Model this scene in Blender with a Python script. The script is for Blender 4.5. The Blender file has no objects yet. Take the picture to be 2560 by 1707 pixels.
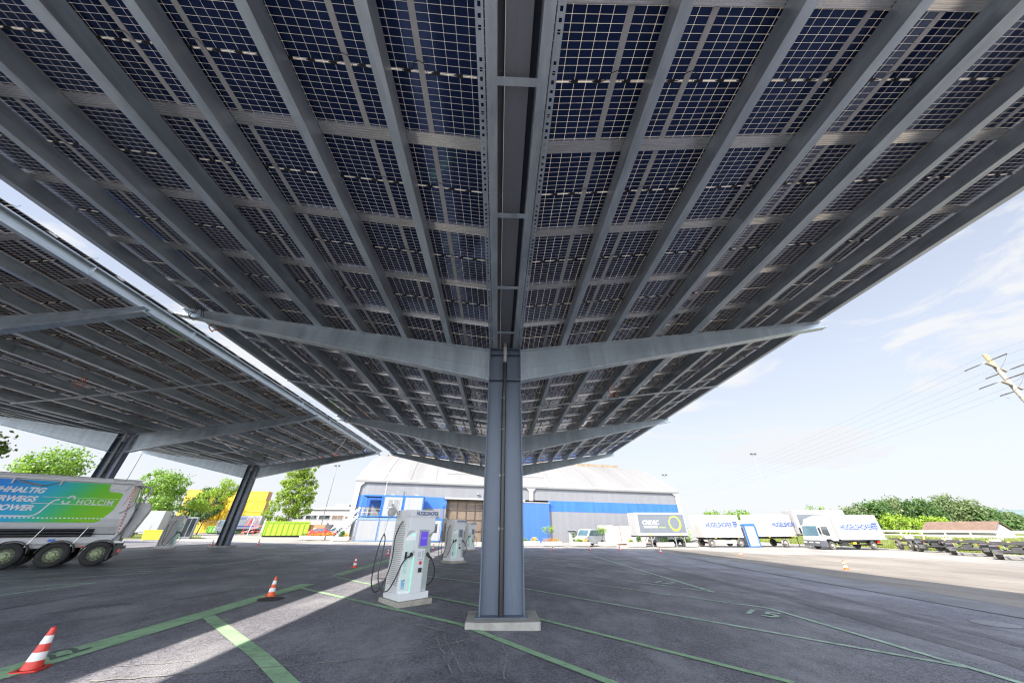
import bpy, math, random
import numpy as np
from mathutils import Vector, Matrix, Euler
random.seed(7)
S = bpy.context.scene
COL = S.collection
R = math.radians
# ------------------------------------------------------------------ camera
CAM_H, PITCH, YAW, FPX = 1.93, 30.88, 2.35, 776.0
cd = bpy.data.cameras.new("camera"); cam = bpy.data.objects.new("camera", cd); COL.objects.link(cam)
cam.location = (0, 0, CAM_H); cam.rotation_euler = (R(90 + PITCH), 0, R(-YAW))
cd.sensor_width = 36; cd.lens = 36 * FPX / 2560; cd.clip_start = .05; cd.clip_end = 6000
S.camera = cam
# ------------------------------------------------------------------ sky, sun, exposure
SUN_TO = Vector((-0.79, -0.83, 1.0)).normalized()
SUN_EL = math.asin(SUN_TO.z); SUN_AZ = math.atan2(SUN_TO.x, SUN_TO.y)
W = bpy.data.worlds.new("World"); S.world = W; W.use_nodes = True
nt = W.node_tree; nt.nodes.clear()
def N(t, ty, **k):
    n = t.nodes.new(ty)
    for a, b in k.items(): setattr(n, a, b)
    return n
wo = N(nt, "ShaderNodeOutputWorld"); bg = N(nt, "ShaderNodeBackground"); sky = N(nt, "ShaderNodeTexSky")
sky.sky_type = 'NISHITA'; sky.sun_disc = False; sky.sun_elevation = SUN_EL; sky.sun_rotation = SUN_AZ
sky.air_density = 1.0; sky.dust_density = .6; sky.ozone_density = 1.2
SKY_STR = .05
bg.inputs[1].default_value = SKY_STR
tc = N(nt, "ShaderNodeTexCoord"); mp = N(nt, "ShaderNodeMapping")
mp.inputs['Scale'].default_value = (1.0, 1.6, 4.2); mp.inputs['Rotation'].default_value = (0, 0, .5)
nz = N(nt, "ShaderNodeTexNoise"); nz.inputs['Scale'].default_value = 2.3; nz.inputs['Detail'].default_value = 9; nz.inputs['Roughness'].default_value = .62; nz.inputs['Distortion'].default_value = .5
cr = N(nt, "ShaderNodeValToRGB"); cr.color_ramp.elements[0].position = .36; cr.color_ramp.elements[1].position = .60
sp = N(nt, "ShaderNodeSeparateXYZ"); hz = N(nt, "ShaderNodeMapRange")
hz.inputs['From Min'].default_value = 0.0; hz.inputs['From Max'].default_value = .85; hz.inputs['To Min'].default_value = .97; hz.inputs['To Max'].default_value = .22
mx = N(nt, "ShaderNodeMath", operation='MAXIMUM')
mix = N(nt, "ShaderNodeMixRGB"); mix.inputs[2].default_value = (3.2, 3.28, 3.42, 1)
L = nt.links.new
L(tc.outputs['Generated'], mp.inputs[0]); L(mp.outputs[0], nz.inputs[0]); L(nz.outputs[0], cr.inputs[0])
L(tc.outputs['Generated'], sp.inputs[0]); L(sp.outputs[2], hz.inputs[0])
L(cr.outputs[0], mx.inputs[0]); L(hz.outputs[0], mx.inputs[1]); L(mx.outputs[0], mix.inputs[0])
bk = N(nt, "ShaderNodeMapRange"); bk.interpolation_type = 'SMOOTHSTEP'; bk.inputs['From Min'].default_value = .05; bk.inputs['From Max'].default_value = -.65; bk.inputs['To Min'].default_value = 1; bk.inputs['To Max'].default_value = 5.0
vm = N(nt, "ShaderNodeVectorMath", operation='SCALE')      # unseen sky behind the viewer made brighter, added to lift the shade
L(sp.outputs[1], bk.inputs[0]); L(mix.outputs[0], vm.inputs[0]); L(bk.outputs[0], vm.inputs['Scale'])
dim = N(nt, 'ShaderNodeVectorMath', operation='MULTIPLY'); dim.inputs[1].default_value = (.68, .70, .77); L(sky.outputs[0], dim.inputs[0]); L(dim.outputs[0], mix.inputs[1]); L(vm.outputs[0], bg.inputs[0]); L(bg.outputs[0], wo.inputs[0])
sl = bpy.data.lights.new("sun", 'SUN'); sl.energy = 2.5; sl.angle = R(.5); sl.color = (1, .90, .765)
so = bpy.data.objects.new("sun", sl); COL.objects.link(so); so.rotation_euler = SUN_TO.to_track_quat('Z', 'Y').to_euler()
V = S.view_settings; V.view_transform = 'Standard'; V.look = 'None'; V.gamma = 1; V.use_curve_mapping = False
V.exposure = 2.5
S.cycles.max_bounces = 8; S.cycles.diffuse_bounces = 4; S.cycles.glossy_bounces = 4; S.cycles.transparent_max_bounces = 8
S.cycles.use_denoising = True; S.cycles.pixel_filter_type = 'BLACKMAN_HARRIS'; S.cycles.filter_width = 1.2; S.cycles.sample_clamp_indirect = 6
S.cycles.caustics_reflective = False; S.cycles.caustics_refractive = False
# ------------------------------------------------------------------ survey helpers (photo pixel -> ground point)
_t, _y = R(PITCH), R(YAW)
_f = np.array([math.sin(_y) * math.cos(_t), math.cos(_y) * math.cos(_t), math.sin(_t)])
_r = np.array([math.cos(_y), -math.sin(_y), 0.]); _u = np.cross(_r, _f)
def ray(u, v): return _f + _r * (u - 1280) / FPX - _u * (v - 853.5) / FPX
def proj(p):
    d = np.array(p, float) - np.array([0, 0, CAM_H]); z = d @ _f
    return (1280 + FPX * (d @ _r) / z, 853.5 - FPX * (d @ _u) / z, z)
def gz(x, y):
    x = min(max(x, -60), 80); y = min(max(y, -20), 120)
    return (-.018 * x if x < 0 else -.010 * x) - .003 * (y - 10)
def G(u, v):
    z = 0
    for i in range(12):
        d = ray(u, v); t = (z - CAM_H) / d[2]; x, y = d[0] * t, d[1] * t; z = gz(x, y)
    return Vector((x, y, z))
def AY(u, v, y):
    d = ray(u, v); t = y / d[1]; return Vector((d[0] * t, y, CAM_H + d[2] * t))
# ------------------------------------------------------------------ mesh building
class MB:
    def __init__(s): s.v = []; s.f = []; s.m = []; s.uv = []; s.sm = []
    def add(s, vs, fs, mi=0, uv=None, smooth=False):
        b = len(s.v); s.v += [tuple(p) for p in vs]
        for k, f in enumerate(fs):
            s.f.append([b + i for i in f]); s.m.append(mi[k] if isinstance(mi, (list, tuple)) else mi); s.sm.append(smooth)
            s.uv.append(uv[k] if uv else None)
    def box(s, x0, y0, z0, x1, y1, z1, mi=0, M=None):
        vs = [Vector(p) for p in ((x0,y0,z0),(x1,y0,z0),(x1,y1,z0),(x0,y1,z0),(x0,y0,z1),(x1,y0,z1),(x1,y1,z1),(x0,y1,z1))]
        if M is not None: vs = [M @ p for p in vs]
        s.add(vs, [(3,2,1,0),(4,5,6,7),(0,1,5,4),(1,2,6,5),(2,3,7,6),(3,0,4,7)], mi)
    def prism(s, poly, a0, a1, ax='y', mi=0, M=None, smooth=False):
        n = len(poly)
        def P(p, a): return Vector((p[0], a, p[1])) if ax == 'y' else (Vector((p[0], p[1], a)) if ax == 'z' else Vector((a, p[0], p[1])))
        vs = [P(p, a0) for p in poly] + [P(p, a1) for p in poly]
        if M is not None: vs = [M @ p for p in vs]
        s.add(vs, [list(range(n))[::-1], list(range(n, 2*n))], mi)
        s.add(vs, [(i, (i+1) % n, n + (i+1) % n, n + i) for i in range(n)], mi, smooth=smooth)
    def tube(s, pts, r, n=8, mi=0, caps=True):
        pts = [Vector(p) for p in pts]; rs = r if isinstance(r, (list, tuple)) else [r] * len(pts)
        vs = []; prev = None
        for i, p in enumerate(pts):
            d = (pts[min(i+1, len(pts)-1)] - pts[max(i-1, 0)]).normalized()
            if prev is None:
                a = Vector((0,0,1)) if abs(d.z) < .9 else Vector((1,0,0)); prev = d.cross(a).normalized()
            u = (prev - d * prev.dot(d)).normalized(); prev = u; w = d.cross(u)
            for k in range(n):
                t = 2 * math.pi * k / n; vs.append(p + (u * math.cos(t) + w * math.sin(t)) * rs[i])
        fs = [(i*n+k, i*n+(k+1) % n, (i+1)*n+(k+1) % n, (i+1)*n+k) for i in range(len(pts)-1) for k in range(n)]
        s.add(vs, fs, mi, smooth=True)
        if caps: s.add(vs[:n] + vs[-n:], [list(range(n))[::-1], list(range(n, 2*n))], mi)
    def lathe(s, prof, n=24, mi=0, axis='z', c=(0,0,0), smooth=True):
        vs = []; c = Vector(c)
        for (r, h) in prof:
            for k in range(n):
                t = 2*math.pi*k/n; a, b = r*math.cos(t), r*math.sin(t)
                vs.append(c + (Vector((a, b, h)) if axis == 'z' else Vector((a, h, b))))
        fs = [(i*n+k, i*n+(k+1) % n, (i+1)*n+(k+1) % n, (i+1)*n+k) for i in range(len(prof)-1) for k in range(n)]
        mm = None
        if isinstance(mi, (list, tuple)): mm = [mi[i] for i in range(len(prof)-1) for k in range(n)]
        s.add(vs, fs, mm if mm else mi, smooth=smooth)
    def sweep(s, prof, p0, p1, mi=0, up=(0,0,1)):
        """closed profile [(side, up)] swept straight from p0 to p1"""
        p0, p1 = Vector(p0), Vector(p1); d = (p1-p0).normalized(); sd = d.cross(Vector(up)).normalized(); u = sd.cross(d); n = len(prof)
        vs = [p0 + sd*a + u*b for a, b in prof] + [p1 + sd*a + u*b for a, b in prof]
        s.add(vs, [list(range(n))[::-1], list(range(n, 2*n))], mi)
        s.add(vs, [(i, (i+1) % n, n+(i+1) % n, n+i) for i in range(n)], mi)
    def mesh(s, name, mats, fix=True):
        me = bpy.data.meshes.new(name); me.from_pydata(s.v, [], s.f)
        for m in (mats if isinstance(mats, (list, tuple)) else [mats]): me.materials.append(m)
        me.polygons.foreach_set('material_index', s.m); me.polygons.foreach_set('use_smooth', s.sm)
        if any(u is not None for u in s.uv):
            ul = me.uv_layers.new(name='UVMap'); k = 0
            for f, u in zip(s.f, s.uv):
                for j in range(len(f)):
                    if u is not None: ul.data[k].uv = u[j]
                    k += 1
        me.update()
        if fix:
            import bmesh
            bm = bmesh.new(); bm.from_mesh(me); bmesh.ops.remove_doubles(bm, verts=bm.verts, dist=1e-5)
            bmesh.ops.recalc_face_normals(bm, faces=bm.faces); bm.to_mesh(me); bm.free()
            if any(s.sm): me.set_sharp_from_angle(angle=R(40))
        return me
    def build(s, name, mats, parent=None, loc=None, rz=0, bevel=0, fix=True):
        o = bpy.data.objects.new(name, s.mesh(name, mats, fix)); COL.objects.link(o)
        if parent is not None: o.parent = parent
        if loc is not None: o.location = loc
        if rz: o.rotation_euler.z = rz
        if bevel:
            b = o.modifiers.new("bevel", 'BEVEL'); b.width = bevel; b.segments = 2; b.limit_method = 'ANGLE'; b.angle_limit = R(40)
        return o
def tag(o, label, cat, group=None):
    o['label'] = label; o['category'] = cat
    if group: o['group'] = group
    return o
def thing(name, label, cat, loc=(0,0,0), rz=0, group=None):
    o = bpy.data.objects.new(name, None); COL.objects.link(o); o.location = loc; o.rotation_euler = (0, 0, rz); o.empty_display_size = .2
    return tag(o, label, cat, group)
def struct(o): o['kind'] = 'structure'; return o
def inst(name, me, parent, loc=(0,0,0), rot=(0,0,0), scale=None):
    o = bpy.data.objects.new(name, me); COL.objects.link(o); o.parent = parent; o.location = loc; o.rotation_euler = rot
    if scale: o.scale = scale
    return o
def dup(root, loc=None, rz=None, label=None, group=None):
    def cp(o, par):
        c = o.copy(); COL.objects.link(c)
        if par is not None: c.parent = par
        for ch in o.children: cp(ch, c)
        return c
    r = cp(root, None)
    if loc is not None: r.location = loc
    if rz is not None: r.rotation_euler.z = rz
    if label: r['label'] = label
    if group: r['group'] = group
    return r
def letters(body, size, m, parent, M, xs=1.0, shear=0, off=0, align='LEFT', ext=.004, spacing=1.0, name='lettering'):
    c = bpy.data.curves.new('t', 'FONT'); c.body = body; c.size = size; c.shear = shear; c.offset = off; c.extrude = ext; c.align_x = align; c.space_character = spacing; c.resolution_u = 4
    t = bpy.data.objects.new('t', c); COL.objects.link(t)
    dg = bpy.context.evaluated_depsgraph_get(); me = bpy.data.meshes.new_from_object(t.evaluated_get(dg))
    bpy.data.objects.remove(t); bpy.data.curves.remove(c)
    me.transform(Matrix.Diagonal((xs, 1, 1, 1))); me.materials.clear(); me.materials.append(m)
    o = bpy.data.objects.new(name, me); COL.objects.link(o); o.parent = parent; o.matrix_local = M
    return o
def FRONT(x, y, z): return Matrix.Translation((x, y, z)) @ Matrix.Rotation(R(90), 4, 'X')     # text on a face looking towards -y
# ------------------------------------------------------------------ materials
MATS = {}
def mat(name, col, rough=.6, metal=0, var=.12, scale=3.0, bump=0, bscale=40, spec=.5, stretch=(1,1,1), dirt=None, dscale=.8, dpos=(.5,.75), emit=None, estr=0, coat=0, rvar=0):
    if name in MATS: return MATS[name]
    m = bpy.data.materials.new(name); m.use_nodes = True; t = m.node_tree; p = t.nodes['Principled BSDF']; K = t.links.new
    p.inputs['Roughness'].default_value = rough; p.inputs['Metallic'].default_value = metal; p.inputs['Specular IOR Level'].default_value = spec
    if coat: p.inputs['Coat Weight'].default_value = coat; p.inputs['Coat Roughness'].default_value = .08
    c = Vector(col)
    tc = N(t, 'ShaderNodeTexCoord'); mp = N(t, 'ShaderNodeMapping'); mp.inputs['Scale'].default_value = stretch; K(tc.outputs['Object'], mp.inputs[0])
    n1 = N(t, 'ShaderNodeTexNoise'); n1.inputs['Scale'].default_value = scale; n1.inputs['Detail'].default_value = 7; n1.inputs['Roughness'].default_value = .6; K(mp.outputs[0], n1.inputs[0])
    r1 = N(t, 'ShaderNodeValToRGB'); r1.color_ramp.elements[0].position = .3; r1.color_ramp.elements[1].position = .7
    r1.color_ramp.elements[0].color = (*(c * (1 - var)), 1); r1.color_ramp.elements[1].color = (*[min(1, x * (1 + var)) for x in c], 1)
    K(n1.outputs[0], r1.inputs[0]); out = r1.outputs[0]
    if dirt:
        n2 = N(t, 'ShaderNodeTexNoise'); n2.inputs['Scale'].default_value = dscale; n2.inputs['Detail'].default_value = 9; n2.inputs['Roughness'].default_value = .68; K(mp.outputs[0], n2.inputs[0])
        r2 = N(t, 'ShaderNodeValToRGB'); r2.color_ramp.elements[0].position = dpos[0]; r2.color_ramp.elements[1].position = dpos[1]; K(n2.outputs[0], r2.inputs[0])
        mxn = N(t, 'ShaderNodeMixRGB'); mxn.inputs[2].default_value = (*dirt, 1); K(r2.outputs[0], mxn.inputs[0]); K(out, mxn.inputs[1]); out = mxn.outputs[0]
    K(out, p.inputs['Base Color'])
    if rvar:
        mr = N(t, 'ShaderNodeMapRange'); mr.inputs['To Min'].default_value = rough - rvar; mr.inputs['To Max'].default_value = rough + rvar; K(n1.outputs[0], mr.inputs[0]); K(mr.outputs[0], p.inputs['Roughness'])
    if bump:
        n3 = N(t, 'ShaderNodeTexNoise'); n3.inputs['Scale'].default_value = bscale; n3.inputs['Detail'].default_value = 4; K(mp.outputs[0], n3.inputs[0])
        b = N(t, 'ShaderNodeBump'); b.inputs['Strength'].default_value = bump; b.inputs['Distance'].default_value = .02; K(n3.outputs[0], b.inputs['Height']); K(b.outputs[0], p.inputs['Normal'])
    if emit: p.inputs['Emission Color'].default_value = (*emit, 1); p.inputs['Emission Strength'].default_value = estr
    MATS[name] = m; return m
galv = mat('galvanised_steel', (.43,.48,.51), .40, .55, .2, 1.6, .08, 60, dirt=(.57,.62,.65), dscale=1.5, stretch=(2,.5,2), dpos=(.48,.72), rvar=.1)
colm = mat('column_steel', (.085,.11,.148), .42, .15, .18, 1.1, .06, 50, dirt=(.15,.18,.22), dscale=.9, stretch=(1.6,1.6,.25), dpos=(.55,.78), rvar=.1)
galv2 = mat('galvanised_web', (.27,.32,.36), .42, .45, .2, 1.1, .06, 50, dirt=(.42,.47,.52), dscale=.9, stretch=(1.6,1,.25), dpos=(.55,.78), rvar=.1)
alu = mat('aluminium', (.72,.70,.67), .27, .85, .08, 4, stretch=(.2,6,6))
barm = mat('joint_strip', (.45,.44,.42), .5, .2, .1, 3)
blk = mat('black_plastic', (.012,.012,.014), .38, 0, .2, 6)
rub = mat('rubber', (.016,.016,.017), .75, 0, .25, 5, .15, 60, dirt=(.035,.033,.03), dscale=4, dpos=(.58,.9))
rubd = mat('dusty_rubber', (.05,.047,.043), .85, 0, .25, 5, .15, 60, dirt=(.16,.145,.12), dscale=4, dpos=(.4,.8))
white = mat('white_paint', (.29,.30,.31), .35, 0, .03, 2, dirt=(.22,.215,.205), dscale=1.2, stretch=(1,1,.3), dpos=(.55,.9), coat=.3)
whitew = mat('white_plaster', (.29,.29,.285), .8, 0, .04, .6, dirt=(.24,.235,.225), dscale=.5, stretch=(1,1,.2), dpos=(.55,.85))
dkgrey = mat('dark_grey', (.05,.053,.058), .5, 0, .15, 3)
midgrey = mat('mid_grey', (.2,.21,.22), .5, 0, .12, 3)
chassm = mat('chassis_dark', (.03,.031,.034), .55, .2, .3, 3, dirt=(.09,.08,.07), dscale=2, dpos=(.5,.8))
blue = mat('blue_paint', (.02,.14,.55), .45, 0, .08, 2, dirt=(.05,.2,.62), dscale=.6, stretch=(2,2,.2))
navy = mat('navy_letter', (.012,.05,.24), .45, 0, .05, 3)
glassd = mat('dark_glass', (.02,.028,.033), .06, 0, .2, 1, spec=.8)
glassb = mat('vehicle_glass', (.05,.10,.13), .05, 0, .25, 1.2, spec=.9)
concrete = mat('concrete', (.33,.32,.29), .85, 0, .12, 3, .25, 50, dirt=(.22,.205,.18), dscale=2.5, dpos=(.5,.8))
conew = mat('cone_white', (.75,.75,.73), .5, 0, .05, 5)
coner = mat('cone_red', (.62,.035,.02), .4, 0, .08, 5)
coneo = mat('cone_orange', (.72,.10,.015), .45, 0, .1, 5)
red = mat('red_light', (.55,.015,.015), .25, 0, .05, 4)
yel = mat('yellow_marker', (.75,.55,.03), .45, 0, .06, 4)
orange = mat('orange_sling', (.6,.1,.02), .6, 0, .1, 8)
rimm = mat('wheel_metal', (.4,.41,.42), .4, .6, .12, 8)
wood = mat('timber', (.28,.15,.07), .8, 0, .25, 2, .2, 30, stretch=(1,1,6))

def asphalt_mat(name, base, stain, fine=.5, rough=.72):
    m = bpy.data.materials.new(name); m.use_nodes = True; t = m.node_tree; p = t.nodes['Principled BSDF']; K = t.links.new
    tc = N(t, 'ShaderNodeTexCoord'); b = Vector(base)
    def noise(sc, det=6, ro=.6, st=(1,1,1), rot=0):
        mp = N(t, 'ShaderNodeMapping'); mp.inputs['Scale'].default_value = st; mp.inputs['Rotation'].default_value = (0,0,rot); K(tc.outputs['Object'], mp.inputs[0])
        n = N(t, 'ShaderNodeTexNoise'); n.inputs['Scale'].default_value = sc; n.inputs['Detail'].default_value = det; n.inputs['Roughness'].default_value = ro; K(mp.outputs[0], n.inputs[0]); return n
    def ramp(n, p0, p1, c0, c1):
        r = N(t, 'ShaderNodeValToRGB'); r.color_ramp.elements[0].position = p0; r.color_ramp.elements[1].position = p1
        r.color_ramp.elements[0].color = (*c0, 1); r.color_ramp.elements[1].color = (*c1, 1); K(n.outputs[0], r.inputs[0]); return r
    def mixn(a, bb, f, mode='MIX', fac=None):
        x = N(t, 'ShaderNodeMixRGB', blend_type=mode)
        if fac is not None: x.inputs[0].default_value = fac
        else: K(f.outputs[0], x.inputs[0])
        K(a.outputs[0], x.inputs[1]); K(bb.outputs[0], x.inputs[2]); return x
    big = ramp(noise(.16, 7, .62, (1,.45,1), .3), .3, .72, b*.55, b*1.5)
    ag = N(t, 'ShaderNodeTexVoronoi'); ag.inputs['Scale'].default_value = 42; K(tc.outputs['Object'], ag.inputs[0])
    agr = N(t, 'ShaderNodeValToRGB'); agr.color_ramp.elements[0].position = 0; agr.color_ramp.elements[1].position = 1
    agr.color_ramp.elements[0].color = (1-fine,1-fine,1-fine,1); agr.color_ramp.elements[1].color = (1+fine,1+fine,1+fine,1); K(ag.outputs['Color'], agr.inputs[0])
    c1 = mixn(big, agr, None, 'MULTIPLY', 1.0)
    st = N(t, 'ShaderNodeRGB'); st.outputs[0].default_value = (*stain, 1)
    s1 = ramp(noise(.55, 10, .72, (1,.6,1), .5), .46, .74, (0,0,0), (.85,.85,.85))
    c2 = mixn(c1, st, s1)
    dk = N(t, 'ShaderNodeRGB'); dk.outputs[0].default_value = (*(b*.42), 1)
    s2 = ramp(noise(.3, 8, .66, (1.6,.25,1), -.12), .55, .72, (0,0,0), (.7,.7,.7))
    c3 = mixn(c2, dk, s2)
    K(c3.outputs[0], p.inputs['Base Color'])
    mr = N(t, 'ShaderNodeMapRange'); mr.inputs['To Min'].default_value = rough-.16; mr.inputs['To Max'].default_value = rough+.16; K(noise(.4, 6).outputs[0], mr.inputs[0]); K(mr.outputs[0], p.inputs['Roughness'])
    bp = N(t, 'ShaderNodeBump'); bp.inputs['Strength'].default_value = .55; bp.inputs['Distance'].default_value = .012; K(ag.outputs['Distance'], bp.inputs['Height']); K(bp.outputs[0], p.inputs['Normal'])
    p.inputs['Specular IOR Level'].default_value = .55
    return m
asphalt = asphalt_mat('yard_asphalt', (.122,.123,.147), (.34,.345,.37), .75, .6)
asph2 = asphalt_mat('worn_asphalt', (.155,.14,.122), (.22,.205,.185), .3, .8)
apron = asphalt_mat('apron_concrete', (.22,.212,.198), (.26,.25,.235), .15, .85)
grassm = mat('grass_ground', (.10,.13,.03), .9, 0, .4, 1.2, .4, 30, dirt=(.2,.18,.05), dscale=.5)
green = mat('green_marking', (.28,.46,.27), .7, 0, .15, 1.2, .3, 60, dirt=(.11,.2,.11), dscale=5, dpos=(.5,.78))
greenw = mat('green_marking_worn', (.42,.56,.45), .7, 0, .18, 2, .3, 60, dirt=(.12,.17,.13), dscale=6, dpos=(.45,.75))

def solar_mats():
    out = []
    for top in (False, True):
        m = bpy.data.materials.new('solar_cells' if not top else 'solar_front'); m.use_nodes = True; t = m.node_tree; K = t.links.new
        p = t.nodes['Principled BSDF']; o = t.nodes['Material Output']
        uv = N(t, 'ShaderNodeUVMap'); sp = N(t, 'ShaderNodeSeparateXYZ'); K(uv.outputs[0], sp.inputs[0])
        def M(op, a, b=None):
            n = N(t, 'ShaderNodeMath', operation=op)
            for i, x in enumerate((a, b)):
                if x is None: continue
                if isinstance(x, (int, float)): n.inputs[i].default_value = x
                else: K(x, n.inputs[i])
            return n.outputs[0]
        PX, PY = .1855, .0895
        fx = M('PINGPONG', M('SUBTRACT', sp.outputs[0], .0135), PX / 2)
        lx = M('LESS_THAN', fx, .0029)
        ya = M('ABSOLUTE', M('SUBTRACT', sp.outputs[1], .925))
        fy = M('PINGPONG', M('SUBTRACT', ya, .014), PY / 2)
        ly = M('LESS_THAN', fy, .0027)
        mid = M('LESS_THAN', ya, .006)
        mask = M('MAXIMUM', M('MAXIMUM', lx, ly), mid)
        vo = N(t, 'ShaderNodeTexNoise'); vo.inputs['Scale'].default_value = 1.3; K(uv.outputs[0], vo.inputs[0])
        cr = N(t, 'ShaderNodeValToRGB'); cr.color_ramp.elements[0].color = (.004,.007,.024,1); cr.color_ramp.elements[1].color = (.011,.020,.066,1); K(vo.outputs[0], cr.inputs[0]); K(cr.outputs[0], p.inputs['Base Color'])
        p.inputs['Roughness'].default_value = .09; p.inputs['Specular IOR Level'].default_value = 1.0; p.inputs['Specular Tint'].default_value = (.34,.52,1,1)
        d = N(t, 'ShaderNodeBsdfDiffuse'); d.inputs[0].default_value = (.78,.73,.64,1)
        if not top:
            tr = N(t, 'ShaderNodeBsdfTranslucent'); tr.inputs[0].default_value = (.24,.21,.165,1)
            ad = N(t, 'ShaderNodeAddShader'); K(d.outputs[0], ad.inputs[0]); K(tr.outputs[0], ad.inputs[1]); ln = ad.outputs[0]
        else:
            tr = N(t, 'ShaderNodeBsdfTransparent'); tr.inputs[0].default_value = (.7,.7,.68,1); ln = tr.outputs[0]
        mx = N(t, 'ShaderNodeMixShader'); K(mask, mx.inputs[0]); K(p.outputs[0], mx.inputs[1]); K(ln, mx.inputs[2]); K(mx.outputs[0], o.inputs[0])
        out.append(m)
    return out
cell, front = solar_mats()
def leaf_mat(name, c0, c1, c2):
    m = bpy.data.materials.new(name); m.use_nodes = True; t = m.node_tree; K = t.links.new; o = t.nodes['Material Output']; p = t.nodes['Principled BSDF']
    g = N(t, 'ShaderNodeNewGeometry'); cr = N(t, 'ShaderNodeValToRGB'); cr.color_ramp.elements[0].color = (*c0, 1); cr.color_ramp.elements[1].color = (*c2, 1)
    e = cr.color_ramp.elements.new(.5); e.color = (*c1, 1); tcn = N(t, 'ShaderNodeTexCoord'); nn = N(t, 'ShaderNodeTexNoise'); nn.inputs['Scale'].default_value = .55; nn.inputs['Detail'].default_value = 3; K(tcn.outputs['Object'], nn.inputs[0]); av = N(t, 'ShaderNodeMath', operation='MULTIPLY_ADD'); av.inputs[1].default_value = 1.5; K(nn.outputs[0], av.inputs[0]); sb = N(t, 'ShaderNodeMath', operation='MULTIPLY_ADD'); sb.inputs[1].default_value = .5; sb.inputs[2].default_value = -.5; K(g.outputs['Random Per Island'], sb.inputs[0]); K(sb.outputs[0], av.inputs[2]); K(av.outputs[0], cr.inputs[0]); K(cr.outputs[0], p.inputs['Base Color']); p.inputs['Roughness'].default_value = .55
    tr = N(t, 'ShaderNodeBsdfTranslucent'); hs = N(t, 'ShaderNodeHueSaturation'); hs.inputs['Value'].default_value = 1.25; K(cr.outputs[0], hs.inputs['Color']); K(hs.outputs[0], tr.inputs[0])
    mx = N(t, 'ShaderNodeMixShader'); mx.inputs[0].default_value = .4; K(p.outputs[0], mx.inputs[1]); K(tr.outputs[0], mx.inputs[2]); K(mx.outputs[0], o.inputs[0]); return m
leafA = leaf_mat('leaf_fresh', (.08,.17,.018), (.14,.26,.025), (.21,.34,.035))
leafB = leaf_mat('leaf_dark', (.035,.085,.024), (.065,.135,.034), (.11,.19,.045))
leafC = leaf_mat('leaf_lime', (.15,.25,.02), (.22,.34,.03), (.29,.40,.045))
leafD = leaf_mat('leaf_poplar', (.10,.18,.02), (.19,.29,.03), (.29,.37,.05))
leafE = leaf_mat('leaf_greyish', (.08,.13,.05), (.125,.18,.07), (.18,.23,.10))
leafY = leaf_mat('flower_yellow', (.55,.40,.02), (.62,.48,.04), (.5,.42,.05))
leafO = leaf_mat('flower_orange', (.55,.2,.02), (.5,.3,.03), (.25,.28,.04))
grassb = leaf_mat('grass_blade', (.10,.15,.02), (.17,.22,.035), (.27,.28,.07))
bark = mat('bark', (.11,.085,.06), .9, 0, .25, 4, .3, 30, stretch=(3,3,.6))
# ================================================================== GROUND
def sheet(name, poly, dz, m, step=4.0):
    """polygon sheet draped over the gently falling ground"""
    b = MB(); n = len(poly); vs = []
    for i in range(n):
        p, q = Vector(poly[i]), Vector(poly[(i+1) % n]); k = max(1, int((q-p).length/step))
        for j in range(k):
            w = p.lerp(q, j/k); vs.append((w.x, w.y, gz(w.x, w.y)+dz))
    b.add(vs, [list(range(len(vs)))]); return struct(b.build(name, m))
def gridsheet(name, xs, ys, dz, m):
    b = MB(); nx, ny = len(xs), len(ys)
    vs = [(x, y, gz(x, y)+dz) for y in ys for x in xs]
    b.add(vs, [(j*nx+i, j*nx+i+1, (j+1)*nx+i+1, (j+1)*nx+i) for j in range(ny-1) for i in range(nx-1)]); return struct(b.build(name, m))
def stripe(pts, w, dz, b, mi=0):
    """flat painted band along ground points (own mesh builder b)"""
    pts = [Vector((p.x, p.y, 0)) for p in pts]; q = []
    for i in range(len(pts)-1):
        k = max(1, int((pts[i+1]-pts[i]).length/2)); q += [pts[i].lerp(pts[i+1], j/k) for j in range(k)]
    q.append(pts[-1]); Lf, Rt = [], []
    for i, p in enumerate(q):
        d = (q[min(i+1, len(q)-1)]-q[max(i-1, 0)]).normalized(); s = Vector((-d.y, d.x, 0))*w*.5
        for a, o in ((Lf, s), (Rt, -s)):
            c = p+o; a.append((c.x, c.y, gz(c.x, c.y)+dz))
    n = len(q); b.add(Lf+Rt, [(i, i+1, n+i+1, n+i) for i in range(n-1)], mi)
ax_x = [-700,-300,-140,-90,-60,-40,-20,0,20,40,60,80,100,160,300,700]
ax_y = [-200,-60,-20,0,20,40,60,80,100,120,160,250,450,900]
gridsheet('ground', ax_x, ax_y, -.02, apron)
gridsheet('asphalt_yard', [-46,-40,-30,-20,-12.05], [-30,-20,0,10,20,30,40,44.6], 0, asphalt)
gridsheet('asphalt_lane', [-12.02,-6,0,7,14.2], [-30,-20,0,10,20,30,40,44.6], 0, asphalt)
sheet('asphalt_shoulder', [(15.6,-30),(15.9,11.5),(16.6,16),(17.8,26.6),(17.6,35),(16.9,39),(18.5,43),(21.5,44),(25,37),(31,35.2),(36,33),(36.5,20),(36,-30)], .0, asph2)
sheet('drainage_strip', [(14.2,-30),(14.2,39.3),(16.9,39),(17.6,35),(17.8,26.6),(16.6,16),(15.9,11.5),(15.6,-30)], -.004, mat('strip_concrete', (.17,.175,.185), .8, 0, .2, .8, .3, 40, dirt=(.10,.10,.11), dscale=.5))
b = MB(); stripe([Vector((13.7,-20,0)), Vector((13.95,10,0)), Vector((14.7,22,0)), Vector((16.6,38.7,0))], .12, .005, b); struct(b.build('drainage_channel', mat('drain_iron', (.012,.012,.013), .6, .3)))
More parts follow.
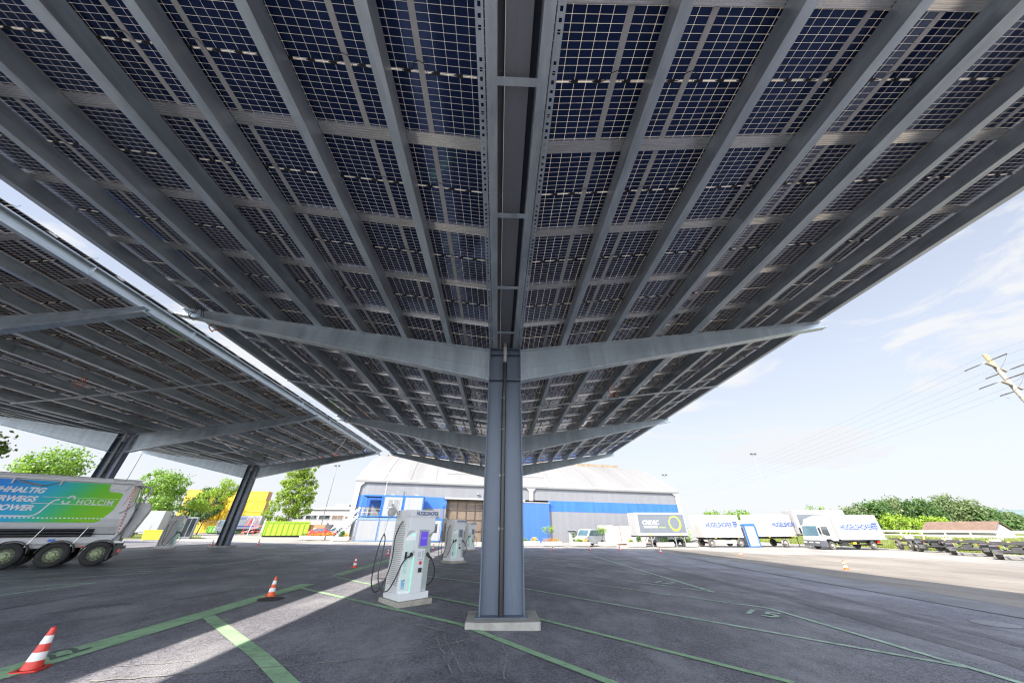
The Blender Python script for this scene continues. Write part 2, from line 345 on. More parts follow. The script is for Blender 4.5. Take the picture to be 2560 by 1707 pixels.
b = MB(); stripe([G(1700,1384)+Vector((-.2,0,0)), G(1860,1423)+Vector((-.2,0,0))], .10, .003, b); 
stripe([Vector((-12.035,-20,0)), Vector((-12.035,44,0))], .05, .004, b); struct(b.build('asphalt_joint', mat('joint_tar', (.014,.014,.015), .5)))
# grass verges
sheet('grass_verge', [(-64,52),(-46,47),(-40,52.5),(-52,63),(-66,66)], .03, grassm)
b = MB()
gy = [20,30,40,50,60,70,80,95]; prof = [(57,-.02),(59,.0),(63,.7),(67,1.25),(72,1.3),(90,1.3),(140,2.0)]
vs = [(x+(y-40)*-.02, y, gz(x, y)+z) for y in gy for x, z in prof]; n = len(prof)
b.add(vs, [(j*n+i, j*n+i+1, (j+1)*n+i+1, (j+1)*n+i) for j in range(len(gy)-1) for i in range(n-1)], smooth=True); struct(b.build('grass_bank', grassm))
b = MB()
for k in range(9000):
    t = random.random(); y = 24+random.random()*66; x = 57.3+t*t*11+(y-40)*-.02; i = 0
    u = x-(y-40)*-.02; z = np.interp(u, [p[0] for p in prof], [p[1] for p in prof])+gz(x, y)
    h = random.uniform(.18,.55)*(1 if t > .1 else .6); a = random.random()*6.28; w = .05; dx, dy = math.cos(a)*w, math.sin(a)*w; lx, ly = random.gauss(0,.15), random.gauss(0,.15)
    b.add([(x-dx,y-dy,z-.02),(x+dx,y+dy,z-.02),(x+lx,y+ly,z+h)], [(0,1,2)])
for k in range(2500):
    x = random.uniform(-63,-42); y = random.uniform(48,64)
    if not (-46-.9*(y-47) < x < -40.5-.8*(y-52)): continue
    z = gz(x, y)+.03; h = random.uniform(.06,.16); a = random.random()*6.28; dx, dy = math.cos(a)*.04, math.sin(a)*.04
    b.add([(x-dx,y-dy,z-.02),(x+dx,y+dy,z-.02),(x+random.gauss(0,.05),y,z+h)], [(0,1,2)])
o = b.build('grass', grassb, fix=False); o['kind'] = 'stuff'
b = MB(); stripe([G(1560,1398), G(1662,1420), G(1960,1491), G(2560,1660), G(2800,1760)], .5, .004, b); stripe([G(1640,1398), G(1720,1412), G(2060,1484), G(2700,1650)], .3, .003, b); stripe([G(120,1535), G(240,1515), G(330,1508)], .35, .004, b); stripe([G(430,1500), G(520,1487), G(610,1470)], .3, .004, b)
struct(b.build('tyre_track', asphalt_mat('tyre_mark', (.085,.083,.10), (.2,.2,.22), .6, .6)))
# painted bay markings
b = MB(); T = .008
stripe([Vector((-7.02,-2,0)), Vector((-7.02,14.9,0))], .52, T, b)
stripe([Vector((-7.05,17.4,0)), Vector((-7.05,29.5,0))], .5, T, b); stripe([Vector((-7.05,33,0)), Vector((-7.05,42,0))], .4, T, b)
stripe([G(520,1540), G(650,1640), G(740,1730)], .26, T+.001, b); stripe([G(513,1557), G(575,1547)], .07, T+.002, b)
stripe([G(738,1466), G(1150,1560), G(1530,1707), G(1700,1790)], .17, T+.001, b); stripe([G(832,1440), G(960,1468), G(1190,1513), G(1345,1546), G(1985,1707)], .14, T+.001, b)
struct(b.build('bay_marking', green))
b = MB()
stripe([G(1070,1440), G(1308,1470), G(1860,1568), G(2425,1669)], .135, T, b); stripe([G(1075,1416), G(1308,1436), G(1900,1517)], .12, T, b)
stripe([G(1900,1517), G(1930,1522), G(2425,1669), G(2600,1722)], .135, T+.001, b)
stripe([G(1075,1397), G(1308,1418), G(1786,1480)], .12, T, b); stripe([G(1308,1401), G(1629,1437)], .14, T, b); stripe([G(1308,1383), G(1527,1404)], .13, T, b)
stripe([G(1484,1389), G(1565,1414), G(1786,1480)], .15, T+.001, b); stripe([G(1308,1391), G(1565,1414)], .13, T, b)
stripe([G(0,1453), G(300,1437), G(430,1428), G(700,1391)], .13, T, b); stripe([G(0,1488), G(240,1456)], .15, T, b); stripe([G(0,1471), G(240,1456)], .12, T+.001, b)
stripe([G(0,1430), G(560,1410)], .12, T, b); stripe([G(280,1402), G(700,1390)], .12, T, b); stripe([G(330,1391), G(800,1379)], .12, T, b); stripe([G(775,1371), G(812,1377), G(640,1395)], .15, T+.001, b)
stripe([G(740,1361), G(772,1366)], .15, T, b); stripe([G(345,1428), G(382,1427)], .2, T, b)
struct(b.build('bay_marking', greenw))
def ground_text(body, u, v, size, rot, m):
    p = G(u, v); o = letters(body, size, m, None, Matrix.Translation((p.x, p.y, gz(p.x, p.y)+.013)) @ Matrix.Rotation(rot, 4, 'Z'), off=.012, ext=.0008, name='bay_number'); struct(o)
ground_text('22', 122, 1652, .62, R(90), mat('marking_dark', (.08,.11,.10), .7)); ground_text('15', 1845, 1531, .95, R(-45), greenw); ground_text('12', 1624, 1455, .95, R(-45), greenw)
# scratches and chalky marks on the old asphalt
b = MB(); random.seed(3)
def scratch(pts, w):
    P = [G(*p) for p in pts]; q = []
    for i in range(len(P)-1):
        k = max(2, int((P[i+1]-P[i]).length/.12))
        for j in range(k): q.append(P[i].lerp(P[i+1], j/k)+Vector((random.gauss(0,.012), random.gauss(0,.012), 0)))
    i = 0
    while i < len(q)-3:
        k = random.randint(6, 26); stripe(q[i:i+k], w*random.uniform(.5,1.3), .011, b); i += k+random.randint(-1, 1)
scratch([(0,1698),(300,1665),(640,1642),(800,1630),(1060,1575)], .022); scratch([(220,1704),(640,1672),(900,1648),(1040,1630),(1170,1598)], .03)
scratch([(620,1545),(1000,1548)], .012); scratch([(920,1622),(1100,1602),(1190,1598)], .012); scratch([(1042,1563),(1090,1592),(1130,1690)], .025); scratch([(1110,1590),(1160,1690)], .03); scratch([(1140,1598),(1195,1690)], .03); scratch([(1255,1608),(1268,1640),(1258,1680),(1266,1707)], .05); scratch([(1040,1560),(1120,1580)], .05)
struct(b.build('asphalt_scratch', mat('chalk', (.25,.245,.24), .85, 0, .3, 6)))
p = G(675, 1497); b = MB(); b.lathe([(.02,0),(.33,0),(.36,-.004)], 32); struct(b.build('manhole_cover', mat('manhole_iron', (.03,.03,.03), .7, .2, .2, 8, .5, 40), loc=(p.x, p.y, p.z+.014)))
p = G(2490, 1560); b = MB(); b.lathe([(.02,0),(.36,0),(.40,-.004)], 32); struct(b.build('manhole_cover', mat('manhole_conc', (.24,.24,.25), .8, 0, .2, 8, .5, 40), loc=(p.x, p.y, p.z+.014)))

# ================================================================== SOLAR CANOPIES
def zt(u): return 7.30 + .132*(u-.6)
ARM_Y = (9.65, 22.2, 34.75); Y0, Y1 = -5.0, 36.6
PUR_U = (1.95, 3.6, 5.25, 6.9, 8.5, 10.1, 11.85); PH = .385; RAILH = .055
MODW, MODP, ROWP, ROW0, U0 = 1.14, 1.18, 1.873, 1.06, .31
SLOPE = math.atan(.132)
panel_me = None
def panel_mb(b, M=None, jb=False):
    w, l, h = MODW, 1.85, .006
    vs = [Vector(p) for p in ((0,0,0),(w,0,0),(w,l,0),(0,l,0),(0,0,h),(w,0,h),(w,l,h),(0,l,h))]
    if M is not None: vs = [M @ p for p in vs]
    q = [(0,0),(w,0),(w,l),(0,l)]
    b.add(vs, [(3,2,1,0),(4,5,6,7)], [0,1], uv=[q[::-1], q]); b.add(vs, [(0,1,5,4),(1,2,6,5),(2,3,7,6),(3,0,4,7)], 2)
    if jb:
        for x in (.21,.57,.93): b.box(x-.05,.905,-.022,x+.05,.945,-.001,2,M)
def cprof(h, w, t, flip):
    """channel section: web at 0, flanges towards +side (flip: -side); origin at the lower web corner"""
    s = -1 if flip else 1; c = [(0,0),(w,0),(w,.035),(w-t,.035),(w-t,t),(t,t),(t,h-t),(w-t,h-t),(w-t,h-.035),(w,h-.035),(w,h),(0,h)]
    return [(s*a, z) for a, z in c]
def iprof(h, w, t): return [(-w/2,0),(w/2,0),(w/2,t),(t/2,t),(t/2,h-t),(w/2,h-t),(w/2,h),(-w/2,h),(-w/2,h-t),(-t/2,h-t),(-t/2,t),(-w/2,t)]
SH = {}
def cached(k, fn):
    if k not in SH: SH[k] = fn()
    return SH[k]
def make_canopy(ax, label, kk=(1, 1), detail=True, far_end=Y1):
    t = thing('solar_canopy', label, 'solar canopy', (ax, 0, 0), 0, 'solar canopies over the truck bays')
    part = lambda mb, name, m, par=t, **k: mb.build(name, m, par, **k)
    # columns, arms
    for yc in ARM_Y:
        gx = gz(ax, yc)
        b = MB(); b.prism([(-.82,yc-.55),(-.52,yc-.62),(.82,yc-.62),(.86,yc-.55),(.86,yc+.55),(-.82,yc+.55)], gx-.15, gx+.135, 'z')
        part(b, 'concrete_plinth', concrete, bevel=.015)
        b = MB()
        for s in (-1, 1): b.box(s*.54-(.03 if s > 0 else 0), yc-.17, gx+.15, s*.54+(.03 if s < 0 else 0), yc+.17, 7.34)
        b.box(-.51, yc-.009, gx+.15, .51, yc+.009, 7.30)
        for z in (6.12, 7.08, 7.30): b.box(-.508, yc-.165, z, .508, yc+.165, z+.022)
        b.box(-.62, yc-.27, gx+.135, .62, yc+.27, gx+.15)
        for s in (-1, 1):
            for q in (-1, 1):
                for z in (6.25, 6.45, 6.9, 7.15): b.lathe([(.018,-.006),(.018,.006)], 6, c=(s*.555, yc+q*.1, z), axis='y')
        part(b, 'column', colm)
        b = MB(); cyy = yc-.10; b.tube([(-.02,cyy,gx+.152),(-.02,cyy,5.75),(0,cyy-.02,5.95),(0,cyy-.02,6.78)], .066, 14); b.tube([(-.02,cyy,4.9),(-.02,cyy,5.0)], .078, 14); b.tube([(0,cyy-.02,6.66),(0,cyy-.02,6.78)], .078, 14)
        dp = part(b, 'downpipe', blk)
        b = MB(); b.tube([(0,cyy-.02,6.78),(0,cyy-.02,7.02),(0,cyy-.06,7.12),(0,cyy-.06,7.50)], .058, 14); part(b, 'pipe_outlet', mat('grey_plastic', (.3,.3,.29), .5, 0), dp)
        b = MB()
        for z in (1.9, 3.2, 4.5, 5.5):
            b.tube([(-.10,cyy-.01,z),(-.06,cyy-.07,z),(.02,cyy-.07,z),(.06,cyy-.01,z)], .009, 6)
            b.tube([(-.10,cyy-.01,z-.03),(-.10,cyy-.01,z+.03)], .008, 6)
        part(b, 'pipe_clip', alu, dp)
        for s in (-1, 1):
            ks = kk[s > 0]; b = MB(); u0, u1 = .545, 12.15*ks; zb0, zb1 = 6.13, zt(u1)-.27; n = 24
            def zb(u):
                k = (u-u0)/(u1-u0); return zb0+(zb1-zb0)*k
            # web
            poly = [(s*u0, zb0), (s*(u1-.05), zb1), (s*u1, zt(u1)-.02), (s*u0, zt(u0)-.02)]
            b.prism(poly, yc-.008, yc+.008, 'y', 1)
            for lo in (0, 1):      # flanges
                pr = [(-.14,0),(.14,0),(.14,-.022),(-.14,-.022)]
                a, e = (Vector((s*u0,yc,zt(u0)-.003)), Vector((s*u1,yc,zt(u1)-.003))) if lo == 0 else (Vector((s*u0,yc,zb0+.022)), Vector((s*(u1+.12),yc,zb1+.042)))
                b.sweep(pr, a, e, 0)
            b.tube([(s*u0,yc-.012,zb0+.5),(s*9,yc-.012,zb(9)+.2)], .006, 5, 1)
            b.box(s*u0-.011, yc-.16, zb0-.02, s*u0+.011, yc+.16, zt(u0))
            for u in PUR_U:
                u *= ks
                for q in (-.05,.05): b.lathe([(.014,-.04),(.014,-.004)], 6, c=(s*(u+q), yc-.09, zt(u)-.02), axis='z')
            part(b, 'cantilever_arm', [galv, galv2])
    # purlins
    for s in (-1, 1):
        ks = kk[s > 0]
        for i, u in enumerate((.285,)+PUR_U):
            b = MB(); u *= ks if i else 1; flip = s > 0       # web on the inner side, flanges outwards
            z = zt(u) if i else 7.335
            w = .15 if i == 0 else .165
            if i == 4:
                b.sweep(iprof(PH, .24, .016), (s*u, Y0, z), (s*u, far_end, z))
            else:
                pr = cprof(PH, w, .009, False); pr = [(a if s > 0 else -a, zz) for a, zz in pr]
                b.sweep(pr, (s*u, Y0, z), (s*u, far_end, z))
            if i:
                for yc in ARM_Y:
                    for dy in (-1.75, 2.1):
                        if yc+dy < far_end-.3: b.box(*( (s*u-.012 if s > 0 else s*u-w), yc+dy-.012, z+.01, (s*u+w if s > 0 else s*u+.012), yc+dy+.012, z+PH-.01))
            part(b, 'purlin', galv)
        # rails across, joint strips along
        k = -3
        while ROW0+k*ROWP < far_end+.15:
            y = ROW0+k*ROWP; b = MB(); rp = []
            for j in range(5):
                a = -.10+j*.042; rp += [(a,0),(a+.02,0),(a+.024,.012),(a+.038,.012)]
            rp += [(.112,0),(.112,RAILH),(-.10,RAILH)]
            b.sweep(rp, (s*.34, y, zt(.34)+PH+.002), (s*12.06*ks, y, zt(12.06*ks)+PH+.002)); part(b, 'panel_rail', alu); k += 1
        for j in range(1, 10):
            u = U0+(j*MODP-.02)*ks; z = zt(u)+PH+RAILH-.012; b = MB()
            b.sweep([(-.045,0),(.045,0),(.045,.010),(-.045,.010)], (s*u, Y0, z), (s*u, far_end, z)); part(b, 'joint_strip', barm)
    # panels
    pans = []
    for s in (-1, 1):
        for j in range(10):
            k = -3
            while ROW0+(k+1)*ROWP < far_end+.3:
                ks = kk[s > 0]; u = U0+j*MODP*ks
                y = ROW0+k*ROWP+.012; z = zt(u)+PH+RAILH+.004
                M = Matrix.Translation((s*u, y, z)) @ Matrix.Rotation(-SLOPE*s, 4, 'Y')
                M = M @ Matrix.Diagonal((ks, 1, 1, 1))
                if s < 0: M = M @ Matrix.Translation((-MODW, 0, 0))
                c = M @ Vector((MODW/2, .925, 0)); q = proj((c.x+ax, c.y, c.z)); vis = q[2] > 0 and -250 < q[0] < 2810 and -250 < q[1] < 1700
                pans.append((-1e-9 if not vis else q[2]**-2*abs(CAM_H-c.z)/math.sqrt((c.x+ax)**2+c.y**2), M)); k += 1
    pans.sort(key=lambda a: -a[0])
    me = cached('panel', lambda: (lambda b: (panel_mb(b), b.mesh('solar_panel', [cell, front, blk], fix=False))[1])(MB()))
    def jbx():
        b = MB(); b.box(-.05,-.022,-.022,.05,.022,-.001); b.tube([(-.05,0,-.012),(-.085,0,-.01)], .008, 5); return b.mesh('junction_box', blk)
    def cab():
        b = MB(); b.tube([(-.28,.02,-.008),(-.13,-.03,-.05),(-.075,-.13,-.075),(0,-.16,-.085),(.075,-.13,-.075),(.1,.02,-.03),(.2,.0,-.008)], .006, 5); return b.mesh('cable', blk)
    jme, cme = cached('jb', jbx), cached('cab', cab); q0 = 0
    for sc, M in pans[:100]:
        o = inst('solar_panel', me, t); o.matrix_local = M
        if detail and q0 < 70:
            for x in (.21,.57,.93): inst('junction_box', jme, o, (x,.925,0))
            inst('cable', cme, o, (1.16,.925,-.008)); 
        q0 += 1
    b = MB()
    for sc, M in pans[100:]: panel_mb(b, M, True)
    o = b.build('solar_panel', [cell, front, blk], t, fix=False); o['kind'] = 'stuff'
    # valley gutter, straps, cable trays, ties and braces
    b = MB(); b.prism([(-.175,7.50),(.175,7.50),(.185,7.78),(.172,7.78),(.163,7.512),(-.163,7.512),(-.172,7.78),(-.185,7.78)], Y0, far_end, 'y'); part(b, 'valley_gutter', mat('gutter_sheet', (.20,.205,.22), .5, .3, .15, 1, .1, 30, stretch=(2,.2,2)))
    b = MB(); b.prism([(-.30,7.86),(.30,7.86),(.30,7.875),(-.30,7.875)], Y0, far_end, 'y'); part(b, 'gutter_cover', mat('gutter_dark', (.012,.012,.014), .7))
    y = 1.88-2.2*2; sme = None
    while y < far_end:
        if min(abs(y-a) for a in ARM_Y) > .25:
            b = MB(); b.box(-.29, y-.05, 7.322, .29, y+.05, 7.334); part(b, 'gutter_strap', galv)
        y += 2.2
    for s in (-1, 1):
        b = MB(); p = .105; y = Y0; i = 0; x0, x1 = .455, .555; zz = 7.36
        while y < far_end:
            seg = (i % 21) in (19, 20)
            if y > 26 or seg: b.box(s*x0 if s > 0 else -x1, y, zz, x1 if s > 0 else -x0, y+p, zz+.004)
            else:
                for (a, c, e, d) in ((x0,x0+.03,0,p),(x1-.03,x1,0,p),(x0+.03,x1-.03,0,.028),(x0+.03,x1-.03,p-.028,p)):
                    b.box(min(s*a,s*c), y+e, zz, max(s*a,s*c), y+d, zz+.003)
            y += p; i += 1
        for a in (x0, x1): b.box(s*a-.003, Y0, zz+.004, s*a+.003, far_end, zz+.05)
        part(b, 'cable_tray', galv)
        for yt in (15.95, 28.5):
            b = MB(); b.sweep([(-.05,-.06),(.05,-.06),(.05,0),(-.05,0)], (s*.45, yt, zt(.45)-.002), (s*12.05*kk[s > 0], yt, zt(12.05*kk[s > 0])-.002)); part(b, 'tie_bar', galv)
        b = MB()
        for (u0, ya, u1, yb) in ((4.4,22.3,.7,34.6),(11.4,28.5,7.6,34.6)): b.tube([(s*u0,ya,zt(u0)-.08),(s*u1,yb,zt(u1)-.08)], .022, 8)
        part(b, 'bracing_rod', alu)
    for (s, u, y, c) in ((-1,11.0,9.4,'black'),(-1,10.9,10.2,'orange'),(1,5.4,14.2,'orange'),(-1,10.8,21.9,'black')):
        b = MB(); nn = 22; rr = .20; pts = [(s*u+rr*math.sin(a*6.283/nn), y+.06*math.sin(a*1.1), zt(u)-.22+rr*1.2*math.cos(a*6.283/nn)) for a in range(nn+1)]; b.tube(pts, .02 if c == 'orange' else .014, 6, caps=False)
        if c == 'black': b.tube([(x+.05, yy+.03, z-.03) for x, yy, z in pts], .014, 6, caps=False)
        part(b, 'cable_loop' if c == 'black' else 'lifting_sling', blk if c == 'black' else orange)
    return t
make_canopy(.15, 'large solar canopy overhead, dark panels on galvanised beams, carried by the column in the middle', (.968, 1.018))
make_canopy(-24.9, 'second solar canopy on the left beyond the strip of sky, above the tipper trailer', (1, .985))
# ================================================================== CHARGING STATIONS
chw = mat('charger_white', (.70,.71,.72), .35, 0, .03, 2, coat=.3); chg = mat('charger_side', (.66,.665,.64), .45, 0, .05, 3)
led = mat('charger_led', (.1,.6,.35), .4, emit=(.12,.9,.5), estr=.25); screen = mat('charger_screen', (.02,.01,.1), .15, emit=(.05,.02,.36), estr=.3); mint = mat('charger_mint', (.52,.62,.57), .4, 0, .04, 3)
cyan = mat('letter_cyan', (.03,.27,.5), .5); slab = mat('slab_concrete', (.36,.34,.29), .85, 0, .15, 5, .3, 40, dirt=(.26,.24,.19), dscale=4)
stationery = mat('sticker_grey', (.5,.52,.55), .5)
def charger(label, loc, rz, sc=screen):
    t = thing('charging_station', label, 'charging station', loc, rz, 'charging stations under the canopies')
    b = MB(); b.box(-.09,-.12,-.12,1.0,1.06,.115); b.build('base_slab', slab, t, bevel=.012)
    foot = [(0,.15),(.27,.0),(.64,.0),(.9,.15),(.9,.95),(0,.95)]; full = [(0,0),(.9,0),(.9,.95),(0,.95)]
    b = MB(); b.prism(foot, .27, 1.62, 'z'); b.prism([(-.012,-.012),(.912,-.012),(.912,.962),(-.012,.962)], .115, .27, 'z')
    b.add([(*p,1.62) for p in foot]+[(0,0,1.80),(.27,0,1.80),(.64,0,1.80),(.9,0,1.80),(.9,.95,1.80),(0,.95,1.80)], [(0,1,7,6),(1,2,8,7),(2,3,9,8),(3,4,10,9),(4,5,11,10),(5,0,6,11)])
    b.box(0,0,1.80,.9,.95,2.16); b.box(.006,.006,2.16,.894,.944,2.18); b.build('cabinet', chw, t, bevel=.008)
    b = MB(); b.box(-.014,-.014,2.18,.914,.964,2.36); 
    for z in (2.22,2.27,2.32): b.box(-.018,.12,z-.006,-.013,.86,z+.006)
    hd = b.build('head_panel', chw, t, bevel=.006)
    letters('HUGELSHOFER', .15, navy, hd, FRONT(.17,-.017,2.215), .80, off=.003)
    b = MB(); b.box(-.006,.20,.30,0,.93,2.14)
    for i in range(33):
        z = .42+i*.047; b.box(-.020,.22,z,-.005,.88,z+.030); b.box(-.0075,.22,z+.030,-.0055,.88,z+.047,1)  # darker strips between the louvre blades: slot shade painted as colour
    b.build('side_grille', [chg, mat('slit_shade_grey', (.3,.3,.29), .6)], t)
    b = MB(); b.box(.905,.20,.30,.912,.93,2.14)
    for i in range(33):
        z = .42+i*.047; b.box(.911,.24,z,.92,.86,z+.010)
    b.build('side_grille', chg, t)
    b = MB(); b.box(.38,-.022,1.34,.70,-.001,1.82); sf = b.build('display_frame', mat('display_frame', (.33,.36,.42), .4), t, bevel=.005)
    b = MB(); b.box(.425,-.026,1.40,.655,-.0215,1.77); b.build('display', sc, sf)
    letters('hypercharger', .03, mat('screen_text', (.3,.3,.6), .4, emit=(.3,.3,.7), estr=.3), sf, FRONT(.46,-.0275,1.60), 1, ext=.0004, name='screen_text')
    # light strips on the slanted corners
    for s in (0, 1):
        X = (lambda x: x) if s == 0 else (lambda x: .905-x if x < .5 else x)
        b = MB(); p = [(X(.262),-.006),(X(.276),-.010),(X(.276),-.004),(X(.262),-.001)]; b.prism(p, .30, 1.12, 'z'); b.build('light_strip', led if s == 0 else chw, t)
        b = MB(); b.tube([(X(.03),.125,1.80),(X(.26),.01,1.645)], .012, 6); b.build('light_strip', led if s == 0 else chw, t)
        b = MB(); a = [(X(.01),.130),(X(.25),-.004),(X(.25),.004),(X(.01),.138)]; b.prism(a, .33, 1.55, 'z'); b.build('connector_bay', mint, t)
    # writing up the left bay
    ang = math.atan2(-.15, .27)
    Mv = Matrix.Translation((.125,.066,.36)) @ Matrix.Rotation(ang, 4, 'Z') @ Matrix.Rotation(R(90), 4, 'X') @ Matrix.Rotation(R(90), 4, 'Z')
    letters('100%', .13, cyan, t, Mv, .85, off=.004); letters('H2 POWER', .13, mat('letter_teal', (.2,.45,.5), .5), t, Mv @ Matrix.Translation((.36,0,0)), .85)
    b = MB(); b.box(.41,-.004,1.12,.50,-.0005,1.25); b.box(.55,-.004,1.10,.60,-.0005,1.27); b.box(.42,-.004,1.04,.58,-.0005,1.075); b.build('sticker', stationery, t)
    b = MB(); b.lathe([(.0,-.03),(.035,-.03),(.045,-.004)], 16, axis='y', c=(.52,0,.97)); b.build('emergency_button', red, t)
    b = MB(); b.box(.47,-.05,.74,.57,-.001,.85); b.build('socket', blk, t, bevel=.008)
    # cable retractor, cables, plugs on the left side
    b = MB(); b.prism([(-.04,2.30),(-.30,2.55),(-.34,2.52),(-.06,2.25)], .70, .78, 'y'); arm = b.build('retractor_arm', chg, t)
    b = MB(); b.lathe([(.0,.66),(.10,.66),(.125,.68),(.125,.77),(.10,.79),(0,.79)], 20, axis='y', c=(-.30,0,2.30)); b.tube([(-.32,.74,2.52),(-.31,.74,2.42)], .012); b.tube([(-.36,.72,2.2),(-.39,.70,2.1)], .014); b.build('retractor_drum', mat('drum_grey', (.4,.4,.38), .5), arm)
    b = MB(); b.tube([(-.40,.70,2.1),(-.45,.68,1.72)], .006, 5); b.build('retractor_cord', midgrey, arm)
    def curve(P, n=40):
        P = [Vector(p) for p in P]; Q = [P[0]*2-P[1]]+P+[P[-1]*2-P[-2]]; out = []
        for i in range(1, len(Q)-2):
            for k in range(n//(len(P)-1)+1):
                u = k/(n//(len(P)-1)+1); a, c, d, e = Q[i-1:i+3]
                out.append(.5*((2*c)+(d-a)*u+(2*a-5*c+4*d-e)*u*u+(3*c-a-3*d+e)*u**3))
        return out+[P[-1]]
    b = MB(); b.tube(curve([(-.02,.42,2.05),(-.10,.42,1.95),(-.16,.5,1.6),(-.14,.52,1.1),(-.20,.55,.7),(-.34,.6,.36),(-.47,.68,.33),(-.56,.72,.55),(-.57,.72,1.05),(-.52,.7,1.5),(-.45,.68,1.72)], 90), .017, 8)
    b.tube(curve([(-.45,.68,1.72),(-.40,.66,1.55),(-.43,.62,1.1),(-.46,.58,.7),(-.36,.5,.38),(-.20,.40,.33),(-.10,.28,.55),(-.02,.16,.9),(.05,.04,1.1),(.14,-.05,1.17)], 90), .017, 8); b.build('charging_cable', blk, t)
    b = MB(); b.tube([(.09,-.02,1.13),(.16,-.07,1.19)], .03, 10); b.tube([(.15,-.06,1.19),(.22,0.03,1.25)], [.05,.04], 12); pl = b.build('plug', blk, t)
    b = MB(); b.tube([(.17,-.035,1.205),(.235,.02,1.24)], .058, 14); b.build('plug_holder', mat('holder_white', (.6,.62,.64), .4), pl)
    b = MB(); b.box(.03,.06,1.08,.075,.10,1.26); b.build('card_reader', blk, t)
    b = MB(); b.tube(curve([(.80,.0,1.12),(.88,-.10,1.0),(.98,-.12,.78),(.98,-.06,.55),(.93,.05,.42),(.91,.2,.40)], 50), .017, 8); b.build('charging_cable', blk, t)
    b = MB(); b.tube([(.79,.02,1.13),(.86,-.08,1.05)], .032, 10); b.tube([(.74,.06,1.2),(.80,.01,1.13)], .045, 12); b.build('plug', blk, t)
    return t
ch = charger('white charging station beside the bright strip, nearest one to the viewer, purple screen lit', (-2.68, 11.2, gz(-2.68,11.2)), R(42.5))
sc2 = mat('charger_screen_idle', (.03,.035,.06), .15, emit=(.05,.06,.1), estr=.2)
c2 = dup(ch, (-2.78, 23.7, gz(-2.7,23.7)), R(42.5), 'white charging station halfway along the bay, partly hiding another one behind it')
c3 = dup(ch, (-2.80, 36.2, gz(-2.8,36.2)), R(42.5), 'farthest white charging station, half hidden behind the second one')
c4 = dup(ch, (-25.75, 30.5, gz(-25.7,30.5)), R(118), 'white charging station under the left canopy with a cable looped on its side')
for c in (c2, c3, c4):
    for o in c.children:
        for q in o.children:
            if q.name.startswith('display'): q.data = q.data.copy(); q.data.materials[0] = sc2
            if q.name.startswith('screen_text'): q.data = q.data.copy(); q.data.materials[0] = sc2
# ================================================================== TRAFFIC CONES
def cone_proto(name, ma, mb_, lab, loc):
    t = thing(name, lab, 'traffic cone', loc, .3, 'traffic cones around the yard')
    b = MB(); b.prism([(-.16,-.19),(.16,-.19),(.19,-.16),(.19,.16),(.16,.19),(-.16,.19),(-.19,.16),(-.19,-.16)], 0, .03, 'z'); b.build('foot', ma, t, bevel=.006)
    hs = [.03,.155,.29,.42,.55,.68]; rr = lambda z: .135-(z-.03)*.150
    b = MB(); prof = [(rr(.03)+.02,.03)]; mi = []
    for i in range(5):
        for z in (hs[i], (hs[i]+hs[i+1])/2): prof.append((rr(z), z)); mi.append(i % 2 if len(prof) > 2 else 0)
    prof.append((rr(.68), .68)); mi.append(0); prof.append((.028,.688)); mi.append(0); prof.append((.0,.688)); mi.append(0)
    mi = [ (0 if z1 < .155 else (1 if z1 < .29-.001 else (0 if z1 < .42-.001 else (1 if z1 < .55-.001 else 0)))) for (r0,z1) in [((p[0]), p[1]) for p in prof[:-1]] ]
    b.lathe(prof, 24, mi); b.build('body', [ma, mb_], t)
    t.scale = (.80,.80,.70); return t
cR = cone_proto('traffic_cone', coner, conew, 'red and white traffic cone on the wide green stripe, lower left corner', G(75,1674))
cO = cone_proto('traffic_cone', coneo, conew, 'orange and white traffic cone at the dark manhole cover', G(676,1489))
CONES = [(cR,886,1418,'red and white cone on the second green stripe, left of the nearest charging station'),(cR,969,1388,'red and white cone just behind the nearest charging station'),(cR,1083,1373,'small distant cone between the first and second charging stations'),
 (cR,529,1363,'distant cone just left of the foot of the slanting left column'),(cR,645,1361,'distant cone between the left column foot and the lime green skip'),(cR,1383,1374,'distant cone in front of the planter beneath the blue door bush'),(cR,1475,1375,'distant cone in front of the white van front wheel'),
 (cR,1550,1375,'distant cone in front of the rusty white box container'),(cR,1652,1381,'distant cone on the pale drain strip in front of the grey billboard box'),(cO,1853,1388,'faded orange cone in front of the middle lettered trailer'),(cO,2117,1423,'orange cone on the sunlit yard in front of the lettered truck')]
for pr, u, v, l in CONES: dup(pr, G(u, v), random.random()*2, l)
# ================================================================== HALL WITH BARREL ROOF
HA = R(8.8); HALL_M = (-23.4, 57.0, 0)
hall = thing('warehouse_hall', 'long pale hall with barrel roof and blue band closing the yard', 'warehouse', (HALL_M[0], HALL_M[1], .05)); hall.rotation_euler = (0, R(.8), HA)
gwall = mat('grey_cladding', (.15,.155,.168), .6, 0, .05, .5, dirt=(.18,.184,.197), dscale=.35, stretch=(2.5,1,.12)); bband = mat('blue_cladding', (.016,.095,.36), .5, 0, .14, .7, dirt=(.03,.125,.43), dscale=.6, stretch=(2.2,1,.1), dpos=(.45,.75))
roofm = mat('pale_roof', (.165,.167,.168), .75, 0, .08, .5, dirt=(.125,.126,.125), dscale=.35, stretch=(.5,.05,.05), dpos=(.5,.75))
HL = 59.0
b = MB()
def wallrib(x0, x1, z0, z1, y, mi, pitch=.35):
    b.box(x0, y, z0, x1, y+.2, z1, mi); k = int((x1-x0)/pitch)
    for i in range(k): b.box(x0+i*pitch+.05, y-.018, z0, x0+i*pitch+.17, y, z1, mi)
for x0, x1 in ((.6,14.9),(21.3,28.1),(32.7,58.6)):
    wallrib(x0, x1, -.5, 4.75, 0, 0)
wallrib(.6, 58.6, 6.42, 8.4, 0, 0)
